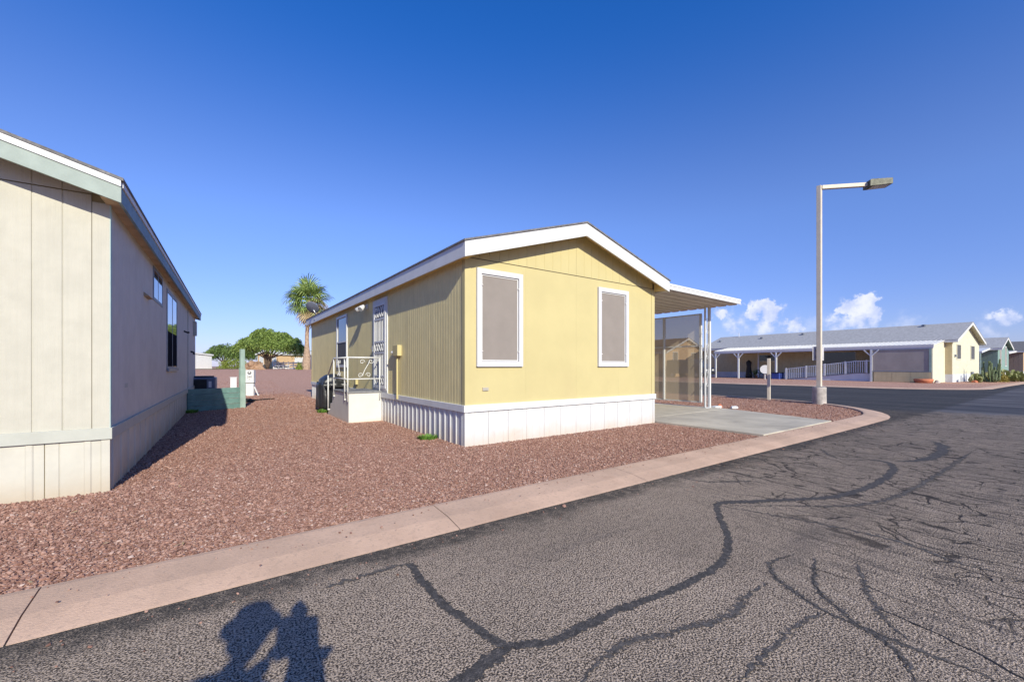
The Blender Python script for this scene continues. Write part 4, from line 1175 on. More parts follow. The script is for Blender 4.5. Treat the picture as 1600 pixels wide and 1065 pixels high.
for k in range(4): bx('fin', m_metal, head, 1.52 + k * .13, 1.54 + k * .13, -.17, .17, 7.451, 7.462)
sg = empty('sign_panel', 'small pale sign panel fixed to the far side of the lamp pole', 'sign', (16.67, 5.46, 0), -35.5)
bx('panel', mat('pale grey sign back', (.50, .48, .50), .5), sg, -.15, .23, .10, .115, 1.50, 1.97)
bx('clamp', m_chrome, sg, -.08, .08, .09, .10, 1.6, 1.64)
bx('clamp', m_chrome, sg, -.08, .08, .09, .10, 1.82, 1.86)
so2 = empty('marker_post', 'thin square tan wooden post standing in gravel left of the street lamp', 'post', (17.22, 7.27, 0), 10)
bx('post', m_ironcream, so2, -.05, .05, -.05, .05, -.05, 1.60, bevel=.006)
# bits by the carport post
tag(bx('paving_block', m_white, None, 12.20, 12.55, 6.62, 6.78, .03, .10, bevel=.01), 'white block lying on the gravel at the carport post foot', 'block')
rk = MB()
def rock(name, m, sx, sy, sz, seed, sub=3, rough=.25):
    bm = bmesh.new(); bmesh.ops.create_icosphere(bm, subdivisions=sub, radius=1)
    for v in bm.verts:
        n_ = v.co.normalized()
        k = 1 + rough * mnoise.noise(n_ * 1.4 + Vector((seed, 0, 0))) + rough * .5 * mnoise.noise(n_ * 3.1 + Vector((0, seed, 0))) + rough * .2 * mnoise.noise(n_ * 8 + Vector((0, 0, seed)))
        p = n_ * k; p = Vector((round(p.x * 5) / 5 * .35 + p.x * .65, round(p.y * 5) / 5 * .35 + p.y * .65, p.z))
        v.co = Vector((p.x * sx, p.y * sy, max(-.3, p.z) * sz))
    me = bpy.data.meshes.new(name); bm.to_mesh(me); bm.free(); me.materials.append(m)
    o = bpy.data.objects.new(name, me); COL.objects.link(o); return o
o = rock('red_rock', m_terracotta, .10, .08, .10, 3, 2); o.location = (12.72, 6.78, .05); tag(o, 'small red rock on the gravel beside the white block', 'rock')
o = rock('white_rock', m_white, .16, .09, .06, 5, 2); o.location = (12.75, 6.35, .05); tag(o, 'flat white rock at the edge of the concrete drive', 'rock')

# ------------------------------------------------------------------ simple homes further off
CA, SA = math.cos(R(YAW)), math.sin(R(YAW))
def at(px, Z):
    r_ = (px - 800) / 652
    return (Z * (r_ * CA + SA), Z * (-r_ * SA + CA))
def far_home(label, loc, rz, W, L, ze, slope, mf, ml, m_roof, m_board, mskirt, zs=.66, wins=(), side_wins=(), fh=.22, os=.35, of=.4, win_m=None, frame_m=None, groove=.4, rside=False):
    h = empty('mobile_home', label, 'mobile home', loc, rz)
    z_ = gable_roof(h, W, L, os, of, of, ze, slope, fh, m_roof, m_board, mf)
    MB().prism([(0, 0, zs), (W, 0, zs), (W, 0, z_(W) - .09), (W / 2, 0, z_(W / 2) - .09), (0, 0, z_(0) - .09)], (0, L, 0)).build('wall_core', mf, h)
    wall_panels(h, (0, 0), (1, 0), (0, -1), 0.0, W / 2, zs, lambda s: z_(s) - .09, mf, groove=groove, panel=1.22, gw=.03, gd=.012, off=.016)
    wall_panels(h, (0, 0), (1, 0), (0, -1), W / 2, W, zs, lambda s: z_(s) - .09, mf, groove=groove, panel=1.22, gw=.03, gd=.012, off=.016)
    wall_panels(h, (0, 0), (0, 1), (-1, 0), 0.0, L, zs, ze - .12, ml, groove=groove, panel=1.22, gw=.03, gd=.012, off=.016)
    if rside: wall_panels(h, (W, 0), (0, 1), (1, 0), 0.0, L, zs, ze - .12, ml, groove=groove, panel=1.22, gw=.03, gd=.012, off=.016)
    bx('skirting', mskirt, h, -.03, W + .03, -.03, L + .03, -.1, zs)
    for a0, a1, z0, z1 in wins: window(h, 'front', a0, a1, z0, z1, .07, frame_m or m_white, win_m or m_sunscreen_dark, out=.05, pane_out=.03)
    for a0, a1, z0, z1 in side_wins: window(h, 'left' if not rside else 'right', a0, a1, z0, z1, .08, frame_m or m_white, win_m or m_glass, out=.05, pane_out=.03, W=W)
    return h, z_


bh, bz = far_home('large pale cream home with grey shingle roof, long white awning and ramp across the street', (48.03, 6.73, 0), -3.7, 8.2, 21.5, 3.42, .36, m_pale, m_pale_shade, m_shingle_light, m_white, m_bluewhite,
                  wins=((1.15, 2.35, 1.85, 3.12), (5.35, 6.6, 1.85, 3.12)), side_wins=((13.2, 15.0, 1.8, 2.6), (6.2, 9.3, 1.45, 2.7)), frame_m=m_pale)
# awning with posts, screened room and ramp: parts of that home
AW = 3.15
MB().prism([(-.35, .35, 3.33), (-AW, .35, 2.90), (-AW, .35, 2.98), (-.35, .35, 3.41)], (0, 17.9, 0)).build('awning_roof', m_white, bh)
bx('awning_fascia', m_white, bh, -AW - .04, -AW - .001, .33, 18.3, 2.80, 3.0)
for k in range(60):
    y = .5 + k * .3
    MB().prism([(-.37, y, 3.412), (-AW, y, 2.985), (-AW, y, 3.01), (-.37, y, 3.437)], (0, .03, 0)).build('awning_rib', m_galv, bh)
bx('awning_header', m_bluewhite, bh, -AW - .02, -AW + .1, .35, 18.2, 2.70, 2.80)
for yy in (4.15, 11.7, 15.5, 18.1):
    pst = bx('awning_post', m_bluewhite, bh, -AW - .05, -AW + .09, yy - .07, yy + .07, 0, 2.70)
    MB().bar((-AW, yy - .5, 2.68), (-AW, yy, 2.15), .08).bar((-AW, yy + .5, 2.68), (-AW, yy, 2.15), .08).build('bracket', m_bluewhite, pst)
bx('awning_post', m_bluewhite, bh, -1.2, -1.1, 14.4, 14.5, 0, 2.9)
# screened room
bx('room_wall', m_pale, bh, -AW + .0, -.02, .40, .46, 0, 2.88)
MB().prism([(-AW, .40, 2.88), (-.02, .40, 2.88), (-.02, .40, 3.30)], (0, .06, 0)).build('room_wall', m_pale, bh)
bx('room_base', m_pale_shade, bh, -AW + .0, -AW + .06, .46, 4.0, 0, .86)
for k in range(3): bx('base_panel', m_pale_shade, bh, -AW - .012, -AW - .001, .55 + k * 1.15, 1.66 + k * 1.15, .05, .82)
bx('room_post', m_greenpost, bh, -AW - .02, -AW + .09, .465, .60, .86, 2.70)
bx('screen_rail', m_greyframe, bh, -AW - .02, -AW + .04, .60, 4.08, .86, .92)
bx('screen_rail', m_greyframe, bh, -AW - .02, -AW + .04, .60, 4.08, 2.60, 2.70)
bx('shade_cloth', m_tanscreen, bh, -AW + .01, -AW + .02, .62, 4.08, .92, 2.60)
# ramp and railing
RY0, RY1 = 4.3, 10.9
def rz_(y): return .72 - .72 * max(0, (y - 5.2)) / (RY1 - 5.2)
MB().prism([(-AW + .22, RY0, 0.0), (-AW + .22, RY1, 0.0), (-AW + .22, RY1, .03), (-AW + .22, 5.2, .72), (-AW + .22, RY0, .72)], (1.5, 0, 0)).build('ramp', m_bluewhite, bh)
MB().prism([(-AW + .2, RY0, .68), (-AW + .2, 5.2, .68), (-AW + .2, RY1, .0), (-AW + .2, RY1, .07), (-AW + .2, 5.2, .75), (-AW + .2, RY0, .75)], (.019, 0, 0)).build('ramp_edge', m_greyframe, bh)
xr = -AW + .17
for yy in (10.85, 9.1, 7.6, 6.0, 4.5): bx('rail_post', m_bluewhite, bh, xr - .06, xr + .02, yy - .06, yy + .06, rz_(yy), rz_(yy) + 1.12)
MB().prism([(xr - .04, RY0, 1.72), (xr - .04, 5.2, 1.72), (xr - .04, RY1, 1.0), (xr - .04, RY1, 1.06), (xr - .04, 5.2, 1.79), (xr - .04, RY0, 1.79)], (.04, 0, 0)).build('top_rail', m_bluewhite, bh)
k = 0
y = 4.62
while y < 10.8:
    bx('baluster', m_bluewhite, bh, xr - .035, xr - .005, y - .025, y + .025, rz_(y) + .06, rz_(y) + 1.01 if y > 5.2 else 1.72); y += .16
# roof vents
for yy, xx in ((16, 2.6), (12, 3.2), (2.5, 3.6), (20.8, 2.2)):
    MB().tube([(xx, yy, bz(xx) + .02), (xx, yy, bz(xx) + .16), (xx, yy, bz(xx) + .2)], [.16, .2, .12], 10).build('roof_vent', m_greyframe, bh)
MB().tube([(3.8, 19.4, bz(3.8)), (3.8, 19.4, bz(3.8) + .5)], .04, 8).build('flue_pipe', m_white, bh)
bx('porch_lamp', m_greyframe, bh, .55, .72, -.12, -.02, 2.05, 2.25)
bx('wreath_plaque', m_black, bh, -.06, -.02, 4.7, 5.1, 2.15, 2.5)

gh, gz = far_home('teal green home with white trim and grey roof beyond the pale cream home', (71.9, 6.5, 0), -3.7, 5.4, 18.0, 3.35, .42, m_green_house, m_green_house, m_shingle_light, m_white, m_white,
                  wins=((.8, 1.6, 1.3, 3.6), (3.4, 4.2, 1.3, 3.6)), frame_m=m_white, win_m=m_sunscreen)
MB().prism([(-.3, .5, 3.2), (-4.0, .5, 2.75), (-4.0, .5, 2.95), (-.3, .5, 3.4)], (0, 15, 0)).build('awning_roof', m_bluewhite, gh)
for yy in (.6, 5, 9.5, 14): bx('awning_post', m_greenpost, gh, -4.0, -3.85, yy, yy + .15, 0, 2.75)
bx('storage_box', m_black, gh, -1.2, -.3, 1.0, 3.0, 0, 1.2)
th, tz = far_home('grey brown home with slate roof at the right edge of the street', (84.5, 5.5, 0), -3.7, 7, 16, 3.3, .34, m_tanhouse, m_sunscreen, m_shingle, m_white, m_white, wins=((1.2, 2.4, 1.4, 2.6),))
MB().prism([(-.3, .5, 3.1), (-4.6, .5, 2.85), (-4.6, .5, 3.05), (-.3, .5, 3.3)], (0, 15, 0)).build('awning_roof', m_white, th)
for yy in (.6, 5, 9.5, 14): bx('awning_post', m_bluewhite, th, -4.6, -4.45, yy, yy + .15, 0, 2.85)

far_home('tan home with brown gable roof seen through the carport shade screen', (45.5, 31.0, 0), -3.7, 8.0, 16, 3.1, .42, m_tanhouse, m_tanhouse, mat('brown shingles', (.16, .10, .08), .95, .2), m_white, m_tanhouse,
         wins=((1.3, 2.3, 1.7, 3.1), (5.0, 6.2, 1.7, 3.1)), side_wins=((2, 3.4, 1.6, 2.8), (8, 9.4, 1.6, 2.8)))
far_home('small pale cream home far down the cross street', (71.5, 40.5, 0), -3.7, 8.0, 14, 2.9, .3, m_pale, m_pale_shade, m_shingle_light, m_white, m_white,
         wins=((1.3, 2.3, 1.3, 2.5), (4.6, 5.6, 1.3, 2.5)))

# back left homes on the rise
G0 = .86
wh, wz = far_home('white home with dark open carport at the back left', (-5.5, 86.0, G0), 38, 6.5, 7.0, 2.5, .08, m_white, m_white, m_white, m_white, m_white, zs=.3, wins=((.5, 1.5, .9, 2.0),), of=.2, os=.2)
bx('carport_roof', m_white, wh, -5.2, -.21, -.2, 7, 2.42, 2.62)
for xx in (-5.1, -3.0): bx('awning_post', m_white, wh, xx, xx + .14, 0, .14, 0, 2.42)
bx('storage_wall', m_greyframe, wh, -4.2, -.1, 4.0, 4.1, 0, 2.42)
bx('storage_box', m_black, wh, -2.6, -1.3, 1.2, 2.6, 0, 1.7)

tnh, tnz = far_home('tan home with white roof edge behind the large mesquite tree', (6.1, 84.0, G0), -62, 5.4, 13.0, 2.55, .22, m_tanhouse, m_tanhouse, m_galv, m_white, m_tanhouse, zs=.2,
                    wins=((.5, 1.6, .7, 2.1), (3.9, 5.0, .4, 2.1)), side_wins=((3.0, 5.0, .9, 2.0), (5.4, 6.6, .6, 2.0)), rside=True, of=.3, os=.3, win_m=m_white)
rth, rtz = far_home('tan home with raised gable showing right of the palm trunk', (16.5, 84.0, G0), -50, 6, 10.0, 3.2, .25, m_tanhouse, m_tanhouse, m_galv, m_white, m_tanhouse, zs=.2, wins=((1.0, 2.2, 1.6, 2.8),), rside=True, side_wins=((1.5, 3.0, 1.2, 2.4),))
# white rail fence
wfn = empty('rail_fence', 'low white rail fence in front of the tan home', 'fence', (*at(427, 64), G0), -35.5)
for k in range(7): bx('fence_post', m_white, wfn, k * .75, k * .75 + .12, -.05, .05, 0, 1.15)
for z0 in (.05, .45, .85): bx('rail', m_white, wfn, .0, 4.6, -.09, -.05, z0, z0 + .20)
wgt = empty('white_gate', 'white panel gate beside the palm trunk', 'gate', (*at(487, 62), G0), -35.5)
bx('panel', m_white, wgt, 0, 1.3, -.03, .03, .1, 1.9); bx('gate_post', m_white, wgt, -.12, 0, -.06, .06, 0, 2.1)

# ------------------------------------------------------------------ boulder, trees, bushes
o = rock('boulder', m_boulder, 1.25, .85, 1.0, 2.2, 4, .5); o.location = (3.85, 60.5, G0 + .15); o.rotation_euler = (0, 0, R(-35)); tag(o, 'large flat topped brown boulder on the rise below the mesquite tree', 'boulder')


def blob_tree(name, label, loc, H, rx, ry, crown_z, seed, m_l, n_str, lobes, trunk_r=.25, leaf=.13, droop=1.0, cat='tree'):
    rd = random.Random(seed); t = empty(name, label, cat, loc)
    tb = MB(); tips = []
    for (lx, ly, lz, lr) in lobes:
        a = Vector((rd.uniform(-.05, .05), rd.uniform(-.05, .05), -.1)); b = Vector((lx * .12, ly * .12, H * .26)); c_ = Vector((lx, ly, lz))
        P_ = [a, a.lerp(b, .5) + Vector((rd.uniform(-.1, .1), rd.uniform(-.1, .1), 0)), b, b.lerp(c_, .5) + Vector((0, 0, .25)), c_]
        tb.tube(P_, [trunk_r, trunk_r * .85, trunk_r * .6, trunk_r * .4, trunk_r * .15], 7)
        for k in range(3):
            d = Vector((rd.uniform(-1, 1), rd.uniform(-1, 1), rd.uniform(-.1, .8))).normalized() * lr * .8
            tb.tube([b.lerp(c_, .6), c_ + d * .5, c_ + d], [trunk_r * .3, trunk_r * .18, .02], 5)
    tb.build('trunk', m_bark, t, smooth=True)
    vs = []; fs = []
    for (lx, ly, lz, lr) in lobes:
        n_ = int(n_str * lr * lr)
        for i in range(n_):
            d = Vector((rd.gauss(0, 1), rd.gauss(0, 1), rd.gauss(0, .8))).normalized()
            if mnoise.noise(d * 2.2 + Vector((lx, ly, lz))) < -.05: continue
            p = Vector((lx, ly, lz)) + Vector((d.x * lr * 1.08, d.y * lr * 1.08, d.z * lr * .62)) * rd.uniform(.45, 1.12) ** .7
            # a strand of small leaves, hanging outward and down
            out = Vector((d.x, d.y, .15)).normalized()
            L = rd.uniform(.45, 1.5) * droop
            for s_ in range(9):
                u_ = s_ / 8
                q_ = p + out * L * .55 * u_ + Vector((0, 0, -L * .75 * u_ * u_)) + Vector((rd.uniform(-1, 1), rd.uniform(-1, 1), rd.uniform(-1, 1))) * .07
                a_ = Vector((rd.uniform(-1, 1), rd.uniform(-1, 1), rd.uniform(-1, 1))).normalized() * leaf * rd.uniform(.6, 1.2)
                b__ = a_.cross(Vector((rd.uniform(-1, 1), rd.uniform(-1, 1), rd.uniform(-1, 1)))).normalized() * leaf * .45
                o0 = len(vs); vs += [q_ - a_ - b__ * .2, q_ + b__, q_ + a_, q_ - b__]; fs.append((o0, o0 + 1, o0 + 2, o0 + 3))
    tag(MB().add(vs, fs).build('crown', m_l, t), kind='stuff')
    return t


# camera-space helper to place far things on the ground plane at depth Z
def crn(pairs, Z):       # lobes given as sideways offset, height; depth random
    out = []
    for dx, dz, lr, dd in pairs: out.append((dx * CA + dd * SA, -dx * SA + dd * CA, dz, lr))
    return out
x, y = at(418, 62)
blob_tree('mesquite_tree', 'large spreading mesquite tree with drooping green crown left of the palm', (x, y, G0), 6.4, 4, 3, 4, 11, m_leaf, 620,
          crn([(-2.7, 4.1, 1.1, 0), (-1.5, 5.0, 1.0, .5), (-.3, 5.5, 1.0, -.3), (.9, 4.9, 1.2, -.5), (2.0, 5.0, .9, 0), (3.1, 4.2, 1.1, .4), (.3, 4.1, 1.3, -.8), (-3.8, 3.4, .8, 0), (4.3, 3.4, .8, 0), (2.4, 3.6, 1.2, -1), (4.9, 2.7, .6, .3), (-1.4, 4.0, 1.1, -.6)], 62), .15)
x, y = at(350, 78)
blob_tree('mesquite_tree', 'smaller dark green tree behind the white home at the back left', (x, y, G0), 5, 4, 3, 4, 12, m_leaf_dark, 330,
          crn([(-2.6, 2.6, 1.2, 0), (-1.0, 3.5, 1.3, 0), (.6, 3.7, 1.5, 0), (2.2, 3.0, 1.5, 0), (3.8, 2.6, 1.4, 0), (4.8, 3.2, 1.4, 0)], 78), .24)
x, y = at(490, 95)
blob_tree('mesquite_tree', 'distant dark tree showing between the palm trunk and the yellow home', (x, y, G0), 5, 4, 3, 4, 14, m_leaf_dark, 260,
          crn([(-1.5, 2.8, 1.5, 0), (.6, 3.2, 1.5, 0), (2.4, 2.6, 1.5, 0)], 95), .24)


def bush(name, label, loc, rx, rz, n_, m_l, seed, leaf=.1, cat='bush', ry=None):
    rd = random.Random(seed); vs = []; fs = []
    ry = ry or rx
    for i in range(n_):
        d = Vector((rd.gauss(0, 1), rd.gauss(0, 1), abs(rd.gauss(0, 1)))).normalized() * rd.uniform(.6, 1.08)
        k = 1 + .25 * mnoise.noise(d * 2.5 + Vector((seed, 0, 0)))
        q_ = Vector((d.x * rx, d.y * ry, d.z * rz)) * k
        a_ = Vector((rd.uniform(-1, 1), rd.uniform(-1, 1), rd.uniform(-.3, 1))).normalized() * leaf * rd.uniform(.6, 1.3)
        b__ = a_.cross(Vector((rd.uniform(-1, 1), rd.uniform(-1, 1), rd.uniform(-1, 1)))).normalized() * leaf * .5
        o0 = len(vs); vs += [q_ - a_, q_ + b__, q_ + a_, q_ - b__]; fs.append((o0, o0 + 1, o0 + 2, o0 + 3))
    e = empty(name, label, cat, loc)
    tag(MB().add(vs, fs).build('foliage', m_l, e), kind='stuff')
    MB().tube([(0, 0, -.1), (0, 0, rz * .6)], .05, 6).tube([(0, 0, 0), (rx * .4, 0, rz * .7)], .03, 5).tube([(0, 0, 0), (-rx * .4, .1, rz * .7)], .03, 5).build('stem', m_bark, e)
    return e


x, y = at(366, 74)
bush('shrub', 'rounded yellow green shrub beside the white home at the back left', (x, y, G0), 2.4, 1.7, 2600, m_bush, 3, .12)
x, y = at(468, 50)
bush('shrub', 'small bright green shrub at the foot of the palm trunk', (x, y, .83), .35, .9, 260, m_bush, 4, .12)


# palm
def frond_mesh(name, m_l, seed, droop, L=1.25):
    rd = random.Random(seed); mb = MB()
    P = [Vector((0, 0, 0)), Vector((.45, 0, .12)), Vector((.85, 0, .10 - droop * .1))]
    mb.tube(P, [.03, .022, .015], 4)
    c_ = P[-1]; n_ = 22
    for i in range(n_):
        a = R(-115 + 230 * i / (n_ - 1)); l = L * (.75 + .25 * math.cos(a)) * rd.uniform(.85, 1.05)
        d = Vector((math.cos(a), math.sin(a), .12 * abs(math.sin(a * 1.2)))).normalized()
        s_ = Vector((-d.y, d.x, 0)) * .04
        p1 = c_ + d * l * .5; p2 = c_ + d * l * .8 + Vector((0, 0, -droop * .28 * l)); p3 = c_ + d * l * .9 + Vector((0, 0, -droop * .75 * l))
        mb.add([c_, p1 - s_, p1 + s_, p2 - s_ * .7, p2 + s_ * .7, p3], [(0, 1, 2), (1, 3, 4, 2), (3, 5, 4)])
    o = mb.build(name, m_l); me = o.data; bpy.data.objects.remove(o); return me


x, y = at(478, 52)
pt = empty('palm_tree', 'tall fan palm with green crown and one dry tan side behind the yellow home', 'palm tree', (x, y, .80))
HP = 8.7
tp = []; rp = []
for i in range(46):
    t = i / 45; tp.append((.30 * t + .04 * math.sin(t * 9), -.2 * t, HP * t)); rp.append((.52 - .28 * smoothstep(t * 2.2) - .03 * t) * (1 + .03 * (i % 2)))
MB().tube(tp, rp, 14).build('trunk', m_palmtrunk, pt, smooth=False)
gm = [frond_mesh('frond', m_frond, k, dr) for k, dr in enumerate((.35, .6, .9))]
dm = [frond_mesh('frond', m_frond_dead, k + 9, dr, 1.1) for k, dr in enumerate((1.0, 1.3))]
rd = random.Random(21); top = Vector((.32, -.2, HP + .15))
side = Vector((CA, -SA, 0))     # rightwards in the view: where the dry fronds hang
for i in range(54):
    az = rd.uniform(0, 2 * PI); el = rd.choice([75, 55, 40, 25, 10, -5, -20, -35, -50]) + rd.uniform(-8, 8)
    dirv = Vector((math.cos(az), math.sin(az), 0)); dead = (dirv.dot(side) > .3 and el < 15 and rd.random() < .75) or (el < -40)
    me = rd.choice(dm if dead else gm)
    o = bpy.data.objects.new('frond', me); COL.objects.link(o); o.parent = pt
    o.matrix_local = Matrix.Translation(top + Vector((0, 0, -.008 * (75 - el)))) @ Matrix.Rotation(az, 4, 'Z') @ Matrix.Rotation(R(-el), 4, 'Y') @ Matrix.Rotation(rd.uniform(-.5, .5), 4, 'X') @ Matrix.Scale(rd.uniform(1.2, 1.7), 4)
    if dead: o['label'] = 'dry tan frond'
# dry flower stalks
fs_ = MB()
for i in range(26):
    az = math.atan2(side.y, side.x) + rd.uniform(-.9, .9)
    d = Vector((math.cos(az), math.sin(az), 0)); L = rd.uniform(1.4, 2.4)
    P = [top + d * L * t + Vector((0, 0, .35 * math.sin(t * PI * .8) - 1.4 * t * t * rd.uniform(.7, 1.2))) for t in (0, .25, .5, .75, 1)]
    fs_.tube(P, .018, 4)
    for k in range(26):
        q_ = P[rd.choice([2, 3, 4])] + Vector((rd.gauss(0, .16), rd.gauss(0, .16), rd.gauss(-.1, .2)))
        a_ = Vector((rd.uniform(-1, 1), rd.uniform(-1, 1), -1)).normalized() * .12; b__ = Vector((a_.y, -a_.x, 0)).normalized() * .018
        fs_.add([q_ - a_, q_ + b__, q_ + a_, q_ - b__], [(0, 1, 2, 3)])
tag(fs_.build('flower_stalks', m_frond_dead, pt), kind='stuff')

# ------------------------------------------------------------------ cactus garden by the far home
cac = empty('cactus', 'tall branching cactus clump in front of the teal green home', 'cactus', (51.1, 4.9, 0))
rd = random.Random(4)
for i in range(22):
    a = rd.uniform(0, 2 * PI); sp = rd.uniform(.1, .75); h_ = rd.uniform(.6, 1.6) if i > 3 else rd.uniform(1.5, 1.95)
    b_ = Vector((math.cos(a) * .12, math.sin(a) * .12, 0)); m_p = Vector((math.cos(a) * sp, math.sin(a) * sp, h_ * .35)); e_ = Vector((math.cos(a) * sp * 1.1, math.sin(a) * sp * 1.1, h_))
    MB().tube([b_, b_.lerp(m_p, .6) - Vector((0, 0, .05)), m_p, m_p.lerp(e_, .5) + Vector((.03, .02, 0)), e_, e_ + Vector((0, 0, .05))], [.05, .06, .065, .075, .06, .02], 7).build('arm', m_cactus, cac)


def pear(label, loc, n_, spread, h_, seed):
    e = empty('prickly_pear', label, 'cactus', loc); rd = random.Random(seed); mb = MB()
    for i in range(n_):
        a = rd.uniform(0, 2 * PI); d = spread * math.sqrt(rd.random()); p = Vector((d * math.cos(a), d * math.sin(a) * .7, rd.uniform(.1, h_ * (1 - .5 * (d / spread) ** 2))))
        rr_ = rd.uniform(.10, .17); u_ = Vector((math.cos(a + rd.uniform(-1, 1)), math.sin(a + rd.uniform(-1, 1)), 0)); w_ = Vector((u_.y * .2, -u_.x * .2, 1)).normalized(); nn = u_.cross(w_).normalized() * .02
        ring = [p + u_ * rr_ * .8 * math.cos(t) + w_ * rr_ * math.sin(t) for t in np.linspace(0, 2 * PI, 9)[:-1]]
        mb.add(ring + [p + nn * 1.6, p - nn * 1.6], [(k, (k + 1) % 8, 8) for k in range(8)] + [((k + 1) % 8, k, 9) for k in range(8)])
    tag(mb.build('pads', m_pad, e), kind='stuff'); return e


pear('long low bank of prickly pear at the right end of the far kerb', (55.2, 4.6, 0), 420, 2.3, .95, 6)
pear('small prickly pear clump left of the tall cactus', (49.3, 5.6, 0), 60, .5, .7, 7)
bush('shrub', 'round olive yellow shrub right of the tall cactus', (52.5, 4.75, 0), .65, .75, 900, leaf_mat('olive shrub', (.20, .17, .03), (.38, .30, .06)), 5, .07)
tr = empty('planter_ring', 'flat round terracotta planter on the gravel before the screened room', 'planter', (44.4, 7.75, 0))
MB().tube([(0, 0, 0), (0, 0, .18), (0, 0, .30), (0, 0, .34)], [.45, .55, .58, .50], 20).build('bowl', m_terracotta, tr, smooth=True)
MB().tube([(0, 0, .30), (0, 0, .345)], .46, 20).build('soil', m_bark, tr)
o = rock('white_rock', m_footing, .16, .16, .2, 8, 2); o.location = (44.95, 7.1, .05); tag(o, 'pale stone beside the flat terracotta planter', 'rock')
o = rock('red_rock', m_terracotta, .35, .25, .25, 9, 2); o.location = (51.6, 4.9, .05); tag(o, 'red rock between the cactus and olive shrub', 'rock')
o = rock('red_rock', m_terracotta, .25, .2, .2, 10, 2); o.location = (48.9, 5.6, .05); tag(o, 'red rock at the far home corner left of the cactus', 'rock')
sp = empty('standpipe', 'grey water standpipe before the white skirting of the pale cream home', 'standpipe', (50.3, 5.9, 0))
MB().tube([(0, 0, 0), (0, 0, .85)], .10, 10).build('pipe', m_greyframe, sp); MB().tube([(0, -.08, .6), (.1, -.14, .6)], .04, 8).build('tap', m_chrome, sp); bx('foot', m_bark, sp, -.3, .3, -.15, .15, 0, .1)

# ------------------------------------------------------------------ under the far awning: van, bicycle, bin, other belongings
vr = empty('parked_van', 'dark navy parked van beyond the far carport post', 'van', (44.6, 24.9, 0), -3.7)
prof = [(0, .45), (0, 1.15), (.55, 1.25), (1.3, 1.95), (1.6, 2.05), (4.8, 2.05), (4.95, 1.9), (5.0, .45)]
MB().prism([(-.95, p, z) for p, z in prof], (1.9, 0, 0)).build('body', m_vehicle, vr, bevel=.06)
MB().prism([(-.80, .60, 1.29), (.80, .60, 1.29), (.75, 1.27, 1.93), (-.75, 1.27, 1.93)], (0, -.012, .012)).build('windscreen', m_glass, vr)
for ya, yb in ((1.5, 2.5), (2.65, 3.6), (3.75, 4.7)):
    for sx in (-.962, .952): bx('window', m_glass, vr, sx, sx + .01, ya, yb, 1.30, 1.88)
for sx in (-1, 1):
    for yy in (.95, 4.1):
        w_ = MB().tube([(sx * .78, yy, .34), (sx * .97, yy, .34)], .34, 20).build('wheel', m_rubber, vr); MB().tube([(sx * .971, yy, .34), (sx * .985, yy, .34)], .20, 14).build('rim', m_chrome, w_)
    bx('headlight', m_lampglass, vr, sx * .62 - .18, sx * .62 + .18, -.02, 0, .80, .98)
bx('bumper', m_black, vr, -.93, .93, -.08, -.001, .42, .66)

bi = empty('bicycle', 'light blue white bicycle parked under the far awning', 'bicycle', (47.5, 20.8, 0), -120)
for yy in (-.52, .52):
    MB().tube([(0, yy + .33 * math.cos(a), .34 + .33 * math.sin(a)) for a in np.linspace(0, 2 * PI, 25)], .022, 6, caps=False).build('wheel', m_rubber, bi)
MB().tube([(0, -.52, .34), (0, -.1, .32), (0, .35, .75), (0, -.25, .80), (0, -.1, .32)], .03, 6).tube([(0, -.52, .34), (0, -.25, .80)], .02, 6).tube([(0, .52, .34), (0, .38, .95)], .025, 6).build('frame', m_bluewhite, bi)
MB().tube([(-.3, .34, 1.0), (0, .40, .95), (.3, .34, 1.0)], .018, 6).build('handlebar', m_chrome, bi)
MB().box(-.09, .09, -.40, -.14, .84, .90).build('saddle', m_black, bi, bevel=.03)
bn = empty('storage_bin', 'blue lidded plastic bin under the far awning beside the ramp', 'bin', (46.0, 18.6, 0), -4)
bx('tub', m_bluebin, bn, -.45, .45, -.35, .35, 0, .62, bevel=.03); bx('lid', m_black, bn, -.48, .48, -.38, .38, .62, .70, bevel=.02)
pl = empty('potted_plant', 'leafy potted plant under the far awning near the bicycle', 'potted plant', (48.1, 21.5, 0))
MB().tube([(0, 0, 0), (0, 0, .35)], [.16, .22], 14).build('pot', m_terracotta, pl)
_v = bush('shrub', '', 'x', (0, 0, 0), .4, .5, 10, m_leaf_dark, 2) if False else None
rd = random.Random(2); mb = MB()
for i in range(120):
    q_ = Vector((rd.gauss(0, .2), rd.gauss(0, .2), .55 + rd.gauss(0, .15))); a_ = Vector((rd.uniform(-1, 1), rd.uniform(-1, 1), rd.uniform(-.2, 1))).normalized() * .12; b__ = a_.cross(Vector((1, .3, .2))).normalized() * .04
    mb.add([q_ - a_, q_ + b__, q_ + a_, q_ - b__], [(0, 1, 2, 3)])
tag(mb.build('leaves', m_leaf_dark, pl), kind='stuff')
cv = empty('punch_bag', 'tall black covered patio heater shape standing against the far home wall', 'covered heater', (48.0, 22.3, 0))
MB().tube([(0, 0, 0), (0, 0, .2), (0, 0, 1.3), (0, 0, 1.75), (0, 0, 1.95)], [.32, .34, .22, .30, .10], 14).build('cover', m_black, cv, smooth=True)
MB().tube([(0, 0, 1.94), (0, 0, 2.0)], .05, 8).build('finial', m_black, cv)
cv.name = 'covered_heater'; cv['label'] = 'tall black covered stand against the far home wall under the awning'; cv['category'] = 'covered stand'
pn = empty('round_table', 'round white table top tipped on edge beside the thin tan post', 'table', (43.6, 18.75, 0), 25)
